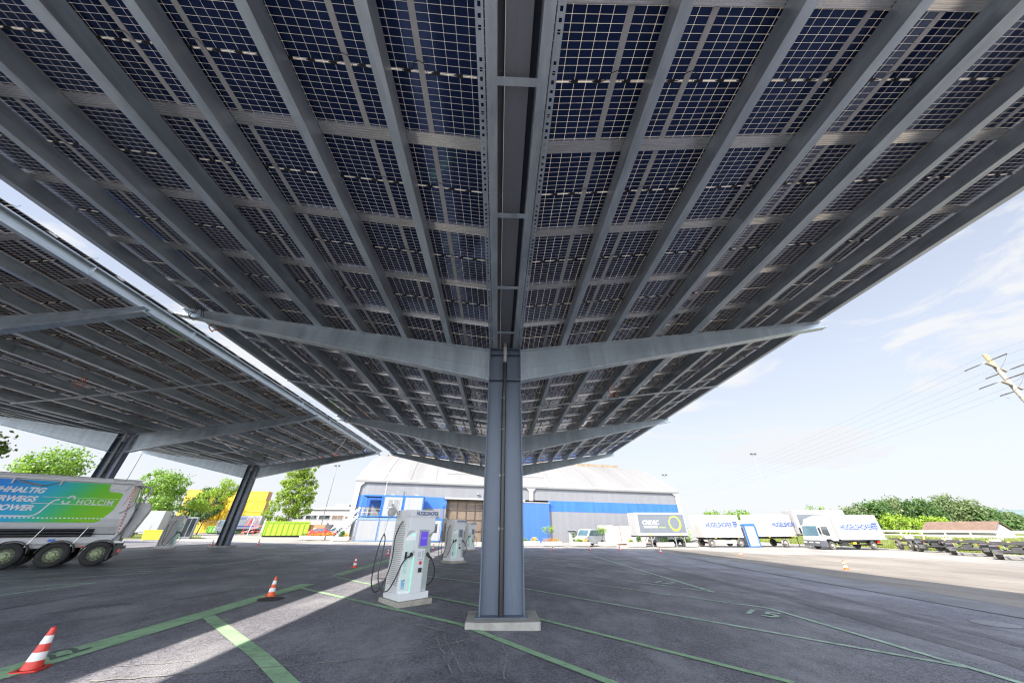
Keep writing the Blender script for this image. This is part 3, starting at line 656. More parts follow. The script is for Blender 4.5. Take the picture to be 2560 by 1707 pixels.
for x0, x1 in ((.6,14.9),(32.7,58.6)): wallrib(x0, x1, 4.75, 6.42, -.02, 1)
wallrib(21.3, 28.1, 4.75, 6.42, 0, 0); b.build('facade_wall', [gwall, bband], hall)
b = MB(); y0, y1 = -.28, .25
b.prism([(0,-.6),(.75,-.6),(.75,7.7),(1.35,8.3),(28.7,8.3),(29.2,7.8),(29.2,6.3),(29.9,6.3),(29.9,7.8),(30.4,8.3),(57.8,8.3),(58.4,7.7),(58.4,-.6),(59.1,-.6),(59.1,8.95),(0,8.95)], y0, y1, 'y'); b.build('concrete_frame', whitew, hall)
# barrel roof
arc = []
Rr = 27.5; span = 48.0; zc = 8.6
for i in range(33):
    tt = -1+2*i/32; arc.append((span/2*(1+tt), zc+7.3*(1-abs(tt)**2.0)*1.0))
arc = [(y, zc+7.3*(1-((y-24)/24)**2)) for y in np.linspace(-.35, 48.35, 34)]
b = MB(); n = len(arc)
top = [(-.3, y, z+.25) for y, z in arc]+[(HL+.3, y, z+.25) for y, z in arc]; bot = [(-.3, y, z) for y, z in arc]+[(HL+.3, y, z) for y, z in arc]
b.add(top, [(i, i+1, n+i+1, n+i) for i in range(n-1)], smooth=True); b.add(bot, [(i, n+i, n+i+1, i+1) for i in range(n-1)])
for e in (0, n): b.add([top[e+i] for i in range(n)]+[bot[e+i] for i in range(n)], [(i, i+1, n+i+1, n+i) for i in range(n-1)])
b.add([top[0], top[n], bot[n], bot[0]], [(0,1,2,3)]); b.add([top[n-1], top[2*n-1], bot[2*n-1], bot[n-1]], [(0,1,2,3)])
rf = b.build('roof', roofm, hall)
b = MB()
for k in range(1, 14):
    x = k*HL/14; b.sweep([(-.04,0),(.04,0),(.04,.05),(-.04,.05)], (x, -.3, zc+.26), (x, -.29, zc+.27)); 
    for i in range(n-1): b.sweep([(-.05,0),(.05,0),(.05,.06),(-.05,.06)], (x, arc[i][0], arc[i][1]+.24), (x, arc[i+1][0], arc[i+1][1]+.24))
b.build('roof_seam', roofm, rf)
b = MB()
for i, z in enumerate((1.2,2.4,3.6,4.8)):
    yy = 3+i*2.4; zz = zc+7.3*(1-((yy-24)/24)**2)+.28; b.box(14.5+i*.3, yy-.06, zz-.03, 33-i*.3, yy+.06, zz+.05)
b.build('snow_guard', mat('guard_grey', (.16,.16,.16), .6), rf)
rv = mat('ridge_brown', (.20,.15,.10), .6, 0, .2, 2, dirt=(.35,.3,.22), dscale=1); b = MB(); b.prism([(19.2,15.2),(19.2,16.5),(24,17.1),(28.8,16.5),(28.8,15.2)], .4, HL-1.0, 'x'); 
for k in range(15):
    x = .5+k*(HL-1.6)/14; b.box(x-.08, 19.05, 15.2, x+.08, 19.25, 16.6)
b.build('ridge_vent', rv, rf)
b = MB(); b.box(1.0,47.5,-.6,HL-1,47.9,zc+.1); b.box(.3,.2,-.6,.5,47.9,zc+.1); b.box(HL-.5,.2,-.6,HL-.3,47.9,zc+.1)
for e in (.3, HL-.5): b.prism([(y, z) for y, z in arc[1:-1]]+[(47.5,zc),(.2,zc)], e, e+.2, 'x')
b.build('end_wall', whitew, hall)
brown = mat('door_brown', (.115,.085,.06), .7, 0, .2, 1, dirt=(.17,.13,.09), dscale=.6); frameb = mat('door_frame_dark', (.045,.036,.03), .6)
b = MB(); b.box(14.9,.55,-.5,21.3,.7,6.2); dr = b.build('gate', brown, hall)
b = MB()
for x in (15.3,16.8,18.3,19.8,21.1): b.box(x-.06,.45,-.4,x+.06,.55,6.15)
for z in (1.6,3.2,4.6): b.box(14.95,.46,z-.05,21.25,.55,z+.05)
b.build('gate_rail', frameb, dr)
b = MB(); b.box(14.5,-.5,6.18,28.4,-.05,6.42); b.build('gate_track', whitew, hall)
b = MB(); wallrib(28.1, 32.7, -.35, 5.95, -.45, 0, .4); sd_ = b.build('sliding_door', mat('door_blue', (.028,.10,.32), .5, 0, .07, .8, stretch=(2,1,.15)), hall)
b = MB(); b.box(21.5,-.5,5.96,32.9,-.2,6.12); b.build('door_track', mat('track_grey', (.22,.2,.18), .6), hall)
b = MB(); wallrib(21.3, 28.1, -.35, 5.95, -.38, 0, .4); b.build('sliding_door', mat('door_blue', (.028,.10,.32)), hall)
b = MB(); b.box(36.2,-.05,-.45,37.2,-.02,1.75); sdr = b.build('door', mat('door_grey', (.28,.29,.3), .5), hall)
b = MB(); b.box(36.0,-.5,1.9,37.4,-.02,2.0); b.build('canopy', midgrey, sdr)
b = MB(); b.tube([(14.2,-.3,0.2),(14.2,-.3,5.2),(14.6,-.3,5.6)], .06, 8); b.build('drainpipe', blue, hall)
b = MB(); b.box(19.9,-.35,7.0,20.3,-.05,7.25); b.build('floodlight', midgrey, hall)
# ================================================================== OFFICE CONTAINERS
oblue = mat('office_blue', (.012,.10,.36), .45, 0, .06, 2); owhite = mat('office_white', (.22,.232,.246), .5, 0, .04, 1, dirt=(.18,.192,.205), dscale=.6, stretch=(3,3,.2)); olight = mat('office_lightblue', (.12,.19,.34), .5)
off_r = Matrix.Rotation(HA, 4, 'Z')
def offloc(x, y, z): v = off_r @ Vector((x, y, 0)); X, Y = -20.6+v.x, 53.7+v.y; return Vector((X, Y, .24-.012*x+z))
def office(x, z, label, kind, w=3.0, d=3.3, h=2.95):
    t = thing('office_container', label, 'office container', offloc(x, 0, z), HA, 'blue and white office containers stacked by the hall'); t.rotation_euler = (0, R(.7), HA)
    fb = olight if kind == 'lower' else oblue; f = .16 if kind != 'lower' else .10
    b = MB()
    for X in (0, w-f):
        for Y in (0, d-f): b.box(X, Y, 0, X+f, Y+f, h)
    for Z, hh in ((0,.14),(h-(.2 if kind != 'lower' else .32),(.2 if kind != 'lower' else .32))):
        for Y in (0, d-f): b.box(f, Y, Z, w-f, Y+f, Z+hh)
        for X in (0, w-f): b.box(X, f, Z, X+f, d-f, Z+hh)
    b.build('frame', fb, t, bevel=.01)
    b = MB(); b.box(.02,.02,h-.08,w-.02,d-.02,h-.03); b.box(.02,.02,.05,w-.02,d-.02,.1); b.build('roof_and_floor', midgrey, t)
    def wl(x0,y0,x1,y1,z0=.12,z1=h-.15):
        b = MB(); b.box(x0,y0,z0,x1,y1,z1); b.build('wall_panel', owhite, t)
    wl(w-.13,f,w-.05,d-f)
    if kind != 'open': wl(f,.04,w-f,.12); wl(.05,f,.13,d-f)
    if kind != 'open': wl(f,d-.12,w-f,d-.05)
    if kind == 'window':
        b = MB(); b.box(.68,-.01,1.22,2.42,.06,2.48); fr = b.build('window', white, t)
        for a in (.76, 1.60): 
            b = MB(); b.box(a,-.018,1.34,a+.74,-.009,2.40); b.build('pane', mat('blind', (.16,.165,.17), .4), fr)
        for q in (.9,): 
            b = MB(); b.box(q,.5,h+.0,q+.6,.95,h+.22); b.build('vent', owhite, t)
    if kind == 'plain':
        b = MB(); b.box(1.5,.5,h,2.1,.95,h+.22); b.build('vent', owhite, t); b = MB(); b.tube([(2.35,-.03,.5),(2.45,-.03,1.0)], .05, 8); b.build('lamp', midgrey, t)
    if kind == 'open':
        b = MB(); r = .018
        for z in (.55,1.05): b.tube([(f,.05,z),(w-f,.05,z)], r, 6); b.tube([(.05,f,z),(.05,d-f,z)], r, 6)
        b.tube([(1.1,.05,.1),(1.1,.05,1.05)], r, 6); b.tube([(.05,1.6,.1),(.05,1.6,1.05)], r, 6); b.build('railing', alu, t)
        b = MB(); b.tube([(2.0,1.2,.1),(2.0,1.2,.72)], .03, 8); b.box(1.6,.8,.72,2.4,1.6,.75); b.build('table', midgrey, t)
    if kind == 'door':
        b = MB(); b.box(1.55,-.01,.12,2.65,.06,2.5); dd = b.build('door', owhite, t); b = MB(); b.box(1.75,-.018,1.1,2.3,-.009,2.3); b.build('pane', glassd, dd)
    return t
office(0, 0, 'ground floor office container below the open terrace, next to the steel stairs', 'lower'); office(3.05, 0, 'ground floor office container below the double window', 'lower')
office(6.1, 0, 'ground floor office container hidden mostly behind the nearest charging station', 'lower'); office(9.3, 0, 'single storey white office container with a glazed door, beside the brown gate', 'door')
office(0, 3.06, 'upper open office container used as a terrace with railing', 'open'); office(3.05, 3.06, 'upper office container with a double window in a blue frame', 'window'); office(6.1, 3.06, 'upper office container with a plain white front, right end of the upper storey', 'plain')
# mast on the office roof and steel stairs
t = thing('antenna_mast', 'thin antenna mast rising over the blue office containers', 'antenna', offloc(2.9, 1.6, 6.05), HA); b = MB(); b.tube([(0,0,-.1),(0,0,3.6)], [.035,.02], 8); b.build('pole', alu, t); b = MB(); b.box(-.12,-.05,3.3,.12,.05,3.4); b.lathe([(.0,3.6),(.09,3.62),(.09,3.75),(0,3.8)], 10); b.build('sensor', midgrey, t)
t = thing('steel_stairs', 'galvanised steel stairs leading up beside the office containers', 'stairs', offloc(-1.75, .3, 0), HA)
b = MB()
for y in (0, 1.0): b.prism([(-1.45,0),(-1.15,0),(1.7,3.05),(1.7,3.3),(1.5,3.3)], y, y+.05, 'y')
b.build('stringer', galv, t)
for i in range(13):
    b = MB(); b.box(-1.2+i*.215,.05,.2+i*.23,-.95+i*.215,1.0,.23+i*.23); b.build('tread', galv, t)
b = MB()
for y in (0, 1.0):
    b.tube([(-1.3,y,1.0),(1.5,y,4.2),(1.75,y,4.2)], .02, 6)
    for k in range(5): b.tube([(-1.3+k*.7,y,.05+k*.78),(-1.3+k*.7,y,1.0+k*.8)], .015, 6)
b.tube([(.2,0,0),(.2,0,1.6)], .03, 6); b.tube([(1.6,0,0),(1.6,0,3.1)], .04, 6); b.tube([(1.6,1,0),(1.6,1,3.1)], .04, 6); b.build('handrail', alu, t)
b = MB(); b.box(-.05,0,3.05,1.75,1.05,3.12); b.build('landing', galv, t)
# ================================================================== VEHICLES
def wheel_me(r, w, ms, dirty=False, style=0):
    def mk():
        b = MB(); b.lathe([(r*.56,-w/2+.02),(r*.62,-w/2),(r*.9,-w/2),(r*.985,-w/2+.035),(r,-w/2+.06),(r,w/2-.06),(r*.985,w/2-.035),(r*.9,w/2),(r*.62,w/2),(r*.56,w/2-.02)], 36, axis='y')
        ty = b.mesh('wheel', rubd if dirty else rub)
        b = MB(); b.lathe([(r*.58,-w/2+.015),(r*.57,-w/2+.03),(r*.50,-w/2+.07),(r*.46,-w/2+.09),(r*.40,-w/2+.05),(r*.30,-w/2+.03),(r*.22,-w/2+.03),(r*.20,-w/2-.02),(r*.17,-w/2-.035),(0,-w/2-.035)], 30, axis='y')
        for k in range(10):
            a = k*.6283; b.lathe([(0,-w/2-.0),(.022,-w/2-.0),(.022,-w/2+.05)], 8, axis='y', c=(r*.26*math.cos(a),0,r*.26*math.sin(a)))
            b.lathe([(0,-w/2+.035),(.045*r/.5,-w/2+.035),(.045*r/.5,-w/2+.08)], 10, 1, axis='y', c=(r*.42*math.cos(a+.3),0,r*.42*math.sin(a+.3)))
        b.lathe([(r*.57,w/2-.04),(0,w/2-.1)], 24, 1, axis='y')
        return ty, b.mesh('rim', ms)
    return cached(('w', r, w, ms[0].name, dirty), mk)
def wheel(parent, x, y, z, r=.5, w=.3, ms=None, dirty=False, flip=False):
    ms = ms or [rimm, blk]; a, c = wheel_me(r, w, ms, dirty); o = inst('wheel', a, parent, (x, y, z), (0, 0, math.pi if flip else 0)); inst('rim', c, o); return o
rim_lime = [mat('rim_lime', (.24,.29,.15), .5, .2, .15, 20, dirt=(.34,.36,.34), dscale=9), blk]
rim_dirty = [mat('rim_dirty', (.34,.32,.29), .7, .1, .2, 9, dirt=(.2,.17,.13), dscale=5), blk]
# ---- tipper semi trailer on the left
def grad_mat():
    m = bpy.data.materials.new('blue_green_wrap'); m.use_nodes = True; t = m.node_tree; p = t.nodes['Principled BSDF']; K = t.links.new
    tc = N(t, 'ShaderNodeTexCoord'); sp = N(t, 'ShaderNodeSeparateXYZ'); K(tc.outputs['Object'], sp.inputs[0])
    ad = N(t, 'ShaderNodeMath', operation='MULTIPLY_ADD'); ad.inputs[1].default_value = -.45; K(sp.outputs[2], ad.inputs[0]); K(sp.outputs[0], ad.inputs[2])
    mr = N(t, 'ShaderNodeMapRange'); mr.inputs['From Min'].default_value = -4.4; mr.inputs['From Max'].default_value = -.6; K(ad.outputs[0], mr.inputs[0])
    cr = N(t, 'ShaderNodeValToRGB'); e = cr.color_ramp.elements; e[0].color = (.015,.22,.70,1); e[1].color = (.20,.52,.008,1)
    for pos, c in ((.40,(.02,.38,.60,1)),(.62,(.03,.46,.24,1)),(.8,(.11,.50,.03,1))):
        q = e.new(pos); q.color = c
    K(mr.outputs[0], cr.inputs[0]); K(cr.outputs[0], p.inputs['Base Color']); p.inputs['Roughness'].default_value = .5; p.inputs['Specular IOR Level'].default_value = .25; return m
TR = math.atan2(.86, 1.03)
tip = thing('tipper_trailer', 'white tipper semi trailer with a blue to green printed side, parked under the left canopy', 'trailer', (-20.28, 18.14, .34), TR)
tw = mat('trailer_white', (.50,.51,.52), .4, 0, .05, 1.5, dirt=(.42,.41,.38), dscale=1.6, dpos=(.52,.8), coat=.2)
b = MB(); sec = [(.22,1.30),(.05,1.62),(0,1.95),(0,3.45),(.04,3.58),(2.46,3.58),(2.5,3.45),(2.5,1.95),(2.45,1.62),(2.28,1.30)]
vs = []; xs = [(-9.5,-9.5),(1.15,1.15)]
def body(b, x0, x1a, x1b):
    n = len(sec); V0 = [(x0, y, z) for y, z in sec]; V1 = [(x1a+(x1b-x1a)*(z-1.3)/2.3, y, z) for y, z in sec]
    b.add(V0+V1, [tuple(range(n))[::-1], tuple(range(n, 2*n))]); b.add(V0+V1, [(i, (i+1) % n, n+(i+1) % n, n+i) for i in range(n)])
body(b, -9.5, 1.62, 1.32); bd = b.build('tipper_body', tw, tip, bevel=.02)
b = MB(); poly = [(-9.4,1.79),(.55,1.79),(.72,1.86),(.98,2.35),(1.02,3.05),(.92,3.12),(.50,3.15),(.50,3.50),(-9.4,3.50)]; b.prism([(x, z) for x, z in poly], -.006, -.001, 'y'); b.build('side_print', grad_mat(), bd)
lw = mat('letter_white', (.62,.65,.67), .5)
for tx, xr, z in (('NACHHALTIG', -1.53, 2.98), ('UNTERWEGS', -1.62, 2.62), ('POWER', -1.54, 2.26)): letters(tx, .31, lw, bd, FRONT(xr, -.010, z), 1.0, .18, .012, 'RIGHT')
letters('HOLCIM', .30, lw, bd, FRONT(-.38, -.010, 2.56), 1.0, 0, .004, 'LEFT', spacing=1.12)
b = MB()
def arcpts(cx, cz, r, a0, a1, n=14): return [(cx+r*math.cos(a0+(a1-a0)*i/n), -.012, cz+r*math.sin(a0+(a1-a0)*i/n)) for i in range(n+1)]
def ribbon(b, pts, w):
    for i in range(len(pts)-1):
        p, q = Vector(pts[i]), Vector(pts[i+1]); d = (q-p).normalized(); s = Vector((-d.z,0,d.x))*w/2; b.add([p+s,q+s,q-s,p-s], [(0,1,2,3)])
ribbon(b, [(-.50,-.012,2.76),(-.50,-.012,2.86)]+arcpts(-.60,2.80,.10,R(20),R(190)), .06); ribbon(b, [(-.80,-.012,2.70),(-.80,-.012,2.62)]+arcpts(-.70,2.66,.10,R(200),R(370)), .06)
ribbon(b, [(-9.3,-.010,2.03),(-1.5,-.010,2.03),(-1.38,-.010,2.07),(-1.28,-.010,2.18),(-1.14,-.010,2.58),(-1.06,-.010,2.70),(-.93,-.010,2.74)], .05)
for k in range(78): ribbon(b, [(.78-k*.13,-.010,1.965),(.71-k*.13,-.010,1.965)], .05)
ribbon(b, [(-1.5,-.009,2.83),(.95,-.009,2.83)], .012); ribbon(b, [(-1.7,-.009,2.56),(.9,-.009,2.53)], .02); b.build('printed_lines', lw, bd)
b = MB(); b.box(-9.5,-.06,3.55,1.36,.04,3.66); b.box(-9.5,2.46,3.55,1.36,2.56,3.66); b.tube([(-9.5,.10,3.74),(1.4,.10,3.70)], .07, 12); b.box(1.25,-.06,3.5,1.45,2.56,3.68)
for x in (-2.6,-1.2,.45): b.box(x-.03,-.07,3.32,x+.03,-.01,3.6)
b.prism([(.45,3.5),(.45,3.20),(.52,3.17),(.62,3.25),(.78,3.28),(.95,3.22),(1.02,3.17),(1.14,3.5)], -.05, -.01, 'y'); b.build('top_rail', tw, bd, bevel=.01)
b = MB(); b.tube([(-2.45,-.08,3.46),(-2.3,-.1,3.4),(-1.7,-.1,3.28)], .035, 8); b.tube([(-1.7,-.1,3.28),(-1.5,-.1,3.33),(-1.2,-.08,3.5)], .015, 6); b.build('tarp_lever', alu, bd)
b = MB(); b.box(-9.4,.30,.92,1.7,.42,1.28); b.box(-9.4,2.08,.92,1.7,2.2,1.28); b.box(-9.3,.45,.75,1.4,2.1,.92); b.build('chassis_frame', tw, tip, bevel=.01)
b = MB()
for z in (1.27,1.38,1.49): b.tube([(-9.3,.13,z),(.72,.13,z)], .058, 12)
b.box(-9.3,.2,1.2,.7,.25,1.58); b.build('hose_rack', blk, tip)
b = MB()
for x in (-.95,.38,-2.3): b.tube([(x-.1,.05,.82),(x+.12,.04,1.62)], .014, 6)
b.build('rack_strap', alu, tip)
b = MB(); b.box(-.55,.285,1.02,-.33,.298,1.12); b.build('sign_plate', blue, tip)
for x in (-5.4,-1.45,-.11,1.21):
    w_ = wheel(tip, x, .24, .5, .5, .38, rim_lime); wheel(tip, x, 2.26, .5, .5, .38, rim_lime, flip=True)
    b = MB(); b.tube([(x,.3,.5),(x,2.2,.5)], .09, 10); b.build('axle', chassm, tip)
    for y0 in (.02, 2.06):
        b = MB(); P = [(.575*math.cos(a), .575*math.sin(a)) for a in np.linspace(R(8), R(172), 16)]; Q = [(.555*math.cos(a), .555*math.sin(a)) for a in np.linspace(R(172), R(8), 16)]
        b.prism([(x+p, .5+q) for p, q in P+Q], y0, y0+.42, 'y'); b.build('mudguard', blk, tip)
b = MB(); b.prism([(1.45,1.0),(1.62,1.30),(1.75,2.2),(1.62,2.75),(1.40,2.75),(1.35,3.5),(1.30,3.5),(1.5,1.3)], .05, 2.45, 'y'); b.prism([(1.72,1.12),(1.95,1.12),(2.22,2.3),(2.24,2.55),(2.1,2.72),(1.75,2.74)], .55, 1.95, 'y'); b.tube([(1.85,.8,2.7),(1.85,.8,2.95)], .05, 8); b.tube([(1.8,.7,2.95),(1.95,.7,3.35),(1.8,.7,3.5),(1.6,.7,3.5)], .05, 8); b.build('tailgate', tw, tip, bevel=.015)
b = MB()
b.tube([(1.55,.0,3.5),(1.75,-.04,2.6),(1.72,-.05,1.6),(1.5,-.03,.95)], .022, 8); b.tube([(1.62,.1,3.5),(1.85,.02,2.2),(1.72,.0,1.2)], .016, 8); b.tube([(1.25,-.03,2.2),(1.5,-.05,2.45),(1.6,-.06,2.6),(1.52,-.05,3.3)], .018, 6)
b.build('hydraulic_hose', midgrey, tip)
b = MB()
for k in range(16):
    z = 1.35+k*.135; x = 1.56-(z-1.3)*.13; b.box(x-.02,-.014,z,x+.025,-.002,z+.075)
for k in range(9): z = 2.55+k*.1; b.box(1.20+k*.012,-.012,z,1.235+k*.012,-.002,z+.055)
b.build('reflector_strip', coner, bd)
b = MB(); b.box(1.6,.1,.62,1.95,2.4,.74); b.box(1.75,.05,.4,1.95,.5,.95); b.box(1.62,-.05,.25,1.66,.45,.75); b.build('rear_bumper', chassm, tip); b = MB(); b.box(1.88,.02,.52,1.97,.42,.66); b.build('tail_light', red, tip); b = MB(); b.box(1.62,-.02,.92,1.95,.12,1.0); b.build('hazard_board', conew, tip); b = MB(); b.box(.5,.2,.78,.66,.26,.83); b.build('side_lamp', coneo, tip)
# ---- emblem used on lettered boxes
def emblem(parent, x, z, h, y=-.008):
    b = MB(); w = h*.95
    b.box(x, y, z+h*.78, x+w, y+.004, z+h); b.box(x, y, z+h*.55, x+w*1.0, y+.004, z+h*.70)
    for a, lo in ((0,.28),(.2,.12),(.4,.0),(.6,.12),(.8,.28)): b.box(x+w*a, y, z+h*lo, x+w*(a+.12), y+.004, z+h*.5)
    b.build('emblem', navy, parent)
def legs(t, L, Wd, H, xs):
    for x in xs:
        for y in (.12, Wd-.12):
            b = MB(); b.tube([(x,y,0),(x,y,H)], .05, 8); b.tube([(x,y,H-.55),(x+(.5 if x < L/2 else -.5),y,H)], .03, 6); b.box(x-.1,y-.1,0,x+.1,y+.1,.03); b.build('leg', midgrey, t)
greyp = mat('grey_tarp', (.10,.115,.135), .5, 0, .1, 1.5, stretch=(3,1,.2)); ringm = mat('ring_green', (.27,.50,.03), .5)
def swap_body(label, loc, rz, L_=7.1, H0=1.25, Hb=2.75, deco=True):
    t = thing('swap_body', label, 'swap body', loc, rz, 'grey and white swap bodies standing on legs')
    b = MB(); b.box(0,0,H0,L_,2.5,H0+Hb); bx = b.build('box', white, t, bevel=.03)
    b = MB(); b.box(0,.2,H0-.14,L_,.35,H0); b.box(0,2.15,H0-.14,L_,2.3,H0); b.box(-.6,.2,H0-.12,0,.3,H0-.04); b.build('floor_frame', chassm, t)
    legs(t, L_, 2.5, H0-.1, (.9, 1.9, L_-1.9, L_-.6) if deco else (.7, L_-.7))
    b = MB(); b.box(.42,-.012,H0+.34,L_-.14,-.001,H0+2.55); pr = b.build('side_print', greyp, bx)
    letters('CRIDEC', .68, lw, pr, FRONT(.95,-.016,H0+1.33), .98, 0, .008)
    b = MB()
    for z, l in ((1.10,1.9),(.93,1.9)):
        x = 1.05
        while x < 1.05+l: w_ = random.uniform(.06,.2); b.box(x,-.016,H0+z,x+w_,-.012,H0+z+.07); x += w_+.03
    b.build('small_print', lw, pr)
    b = MB(); x = 3.15
    while x < 4.1: w_ = random.uniform(.06,.16); b.box(x,-.016,H0+.93,x+w_,-.012,H0+1.0); x += w_+.03
    n = 40; cx, cz = 5.55, H0+1.45; vs = []
    for i in range(n):
        a = 2*math.pi*i/n; vs += [(cx+.86*math.cos(a), -.016, cz+.92*math.sin(a)), (cx-.03+.68*math.cos(a), -.016, cz+.04+.72*math.sin(a))]
    b.add(vs, [(2*i, (2*i+2) % (2*n), (2*i+3) % (2*n), 2*i+1) for i in range(n)]); b.build('printed_ring', ringm, pr)
    for x in (1.6, L_-1.3):
        b = MB(); b.box(x,-.01,H0+.02,x+.4,-.001,H0+.14); b.build('marker_plate', yel, bx)
    return t
sw = swap_body('grey swap body with a green ring, standing on legs in front of the hall', (18.95, 48.5, gz(19,48.5)), R(2)); 
sw2 = swap_body('grey swap body on legs, half hidden by the white lettered truck', (44.3, 51.5, gz(44,51.5)), R(-8), H0=1.62, Hb=3.1, deco=False)
for o in (sw2,): o['group'] = 'grey and white swap bodies standing on legs'
def undercarriage(t, L_, zt_, axles, r=.48, dirty=True):
    b = MB(); b.box(.2,.75,zt_-.26,L_-.1,.87,zt_-.05); b.box(.2,1.63,zt_-.26,L_-.1,1.75,zt_-.05)
    for x in np.linspace(.4, L_-.4, 6): b.box(x-.05,.2,zt_-.16,x+.05,2.3,zt_-.03)
    b.tube([(.2,1.25,zt_-.3),(-1.2,1.25,zt_-.42)], .05, 8); b.build('chassis_frame', chassm, t)
    for x in axles:
        b = MB(); b.tube([(x,.3,r),(x,2.2,r)], .07, 10); b.box(x-.35,.7,r-.06,x+.35,.85,r+.12); b.box(x-.35,1.65,r-.06,x+.35,1.8,r+.12); b.build('axle', chassm, t)
        wheel(t, x, .22, r, r, .30, rim_dirty, dirty); wheel(t, x, 2.28, r, r, .30, rim_dirty, dirty, flip=True)
def box_trailer(label, loc, rz, L_=6.0, H0=1.12, Hb=2.75, axles=(1.0,5.4), text=True, tx=2.2):
    t = thing('box_trailer', label, 'trailer', loc, rz, 'white box trailers parked beyond the yard')
    b = MB(); b.box(0,0,H0,L_,2.5,H0+Hb); bx = b.build('box', white, t, bevel=.03)
    b = MB(); b.box(0,-.012,H0,L_,.0,H0+.10); b.box(0,-.012,H0+Hb-.08,L_,0,H0+Hb); b.build('edge_rail', mat('edge_alu', (.42,.43,.44), .4, .3), bx)
    undercarriage(t, L_, H0, axles)
    if text: letters('HUGELSHOFER', .80, navy, bx, FRONT(tx-1.5,-.016,H0+1.25), .76, 0, .009); emblem(bx, L_-1.15, H0+1.15, .75, -.016)
    else: letters('HUGELSHOFER', .80, navy, bx, FRONT(2.75,-.016,H0+1.25), .78, 0, .009)
    b = MB(); b.box(axles[0]+.6,.1,.42,axles[-1]-.6,.16,.80); b.build('side_guard', white, t)
    for x in (1.5, L_-1.0): 
        b = MB(); b.box(x,-.014,H0-.06,x+.3,-.002,H0+.03); b.build('marker_plate', yel, bx)
    return t
box_trailer('white lettered box trailer standing left of the blue booth', (28.75, 49.6, gz(29,49.6)), R(7), 6.1, axles=(.95,5.45), tx=2.15)
box_trailer('white box trailer right of the blue booth, partly hidden by a swap body', (38.0, 51.6, gz(38,51.6)), R(5), 6.2, H0=1.28, Hb=2.82, axles=(4.0,), text=False)
# ---- lettered truck
tk = thing('box_truck', 'white lettered box truck with dark bumper facing left, front of the right hand row', 'truck', (42.1, 46.2, gz(44,46.3)-.02), R(5))
b = MB(); b.box(3.05,0,1.12,10.0,2.5,3.95); bx = b.build('box', white, tk, bevel=.03)
letters('HUGELSHOFER', .92, navy, bx, FRONT(3.75,-.008,2.22), .82, 0, .011); emblem(bx, 8.75, 2.1, .9)
b = MB(); b.box(3.05,-.014,1.08,10.0,-.001,1.2); b.box(3.05,-.014,3.86,10.0,-.001,3.96); b.build('edge_rail', mat('edge_alu', (.42,.43,.44)), bx)
cabp = [(.05,.55),(.0,1.35),(.18,1.5),(.42,2.72),(.62,2.82),(2.75,2.82),(2.75,.95),(1.95,.95),(1.6,1.15),(1.0,1.15),(.8,.95),(.6,.55)]
b = MB(); b.prism(cabp, .05, 2.45, 'y'); cb = b.build('cab', white, tk, bevel=.05)
b = MB(); b.prism([(.7,2.80),(1.1,3.45),(2.8,3.92),(2.85,2.80)], .12, 2.38, 'y'); b.build('roof_deflector', white, cb, bevel=.06)
b = MB(); b.add([(.155,.16,1.55),(.155,2.34,1.55),(.40,2.25,2.66),(.40,.25,2.66)], [(0,1,2,3)]); b.add([(.175,.16,1.55),(.175,2.34,1.55),(.42,2.25,2.66),(.42,.25,2.66)], [(0,1,2,3)]); b.build('windscreen', glassb, cb, fix=False)
b = MB(); b.prism([(.72,1.75),(.82,2.62),(1.75,2.62),(1.75,1.55),(1.1,1.6)], .032, .048, 'y'); b.build('side_window', glassd, cb)
b = MB(); b.box(-.14,.03,.38,.55,2.47,1.02); b.box(.15,.0,.4,.9,.1,.98); 
for y in (.2,1.05,1.9): b.box(-.17,y,.74,-.13,y+.5,.86,1)
b.build('bumper', [mat('bumper_grey', (.06,.065,.075), .5), mat('headlight', (.55,.58,.6), .15)], tk, bevel=.02)
b = MB(); b.prism([(.32,1.10),(.32,1.4),(1.0,1.22),(2.15,1.40),(2.15,1.12)], -.035, -.02, 'y', 0, Matrix.Rotation(R(90),4,'Z') @ Matrix.Rotation(0,4,'X')); b.build('grille', dkgrey, tk)
b = MB(); 
for y in (-.18, 2.55): b.box(.22,y,1.75,.36,y+.16,2.45); b.tube([(.4,y+.08,2.5),(.3,y+.08,2.42)], .02, 6)
b.build('mirror', blk, tk)
for x in (1.55, 7.75): wheel(tk, x, .24, .47, .47, .30, rim_dirty, True); wheel(tk, x, 2.26, .47, .47, .30, rim_dirty, True, flip=True)
b = MB(); b.box(2.6,.75,.72,9.8,.87,1.08); b.box(2.6,1.63,.72,9.8,1.75,1.08); b.box(2.5,.15,.55,6.9,.2,.62); b.box(2.5,.15,.85,6.9,.2,.92); b.box(3.2,.25,.45,4.2,.8,.95); b.box(9.2,.2,.45,9.3,2.3,.6); b.tube([(1.55,.3,.47),(1.55,2.2,.47)], .07); b.tube([(7.75,.3,.47),(7.75,2.2,.47)], .07); b.build('chassis_frame', chassm, tk)
for x in (1.55, 7.75):
    b = MB(); P = [(.56*math.cos(a), .56*math.sin(a)) for a in np.linspace(R(5), R(175), 14)]; Q = [(.53*math.cos(a), .53*math.sin(a)) for a in np.linspace(R(175), R(5), 14)]; b.prism([(x+p, .5+q) for p, q in P+Q], .03, .42, 'y'); b.build('mudguard', blk, tk)
b = MB(); b.box(4.9,.22,.55,5.4,.5,.9); b.build('tank', yel, tk); b = MB(); b.box(8.6,.1,.7,8.9,.3,.95); b.build('tail_light', red, tk)
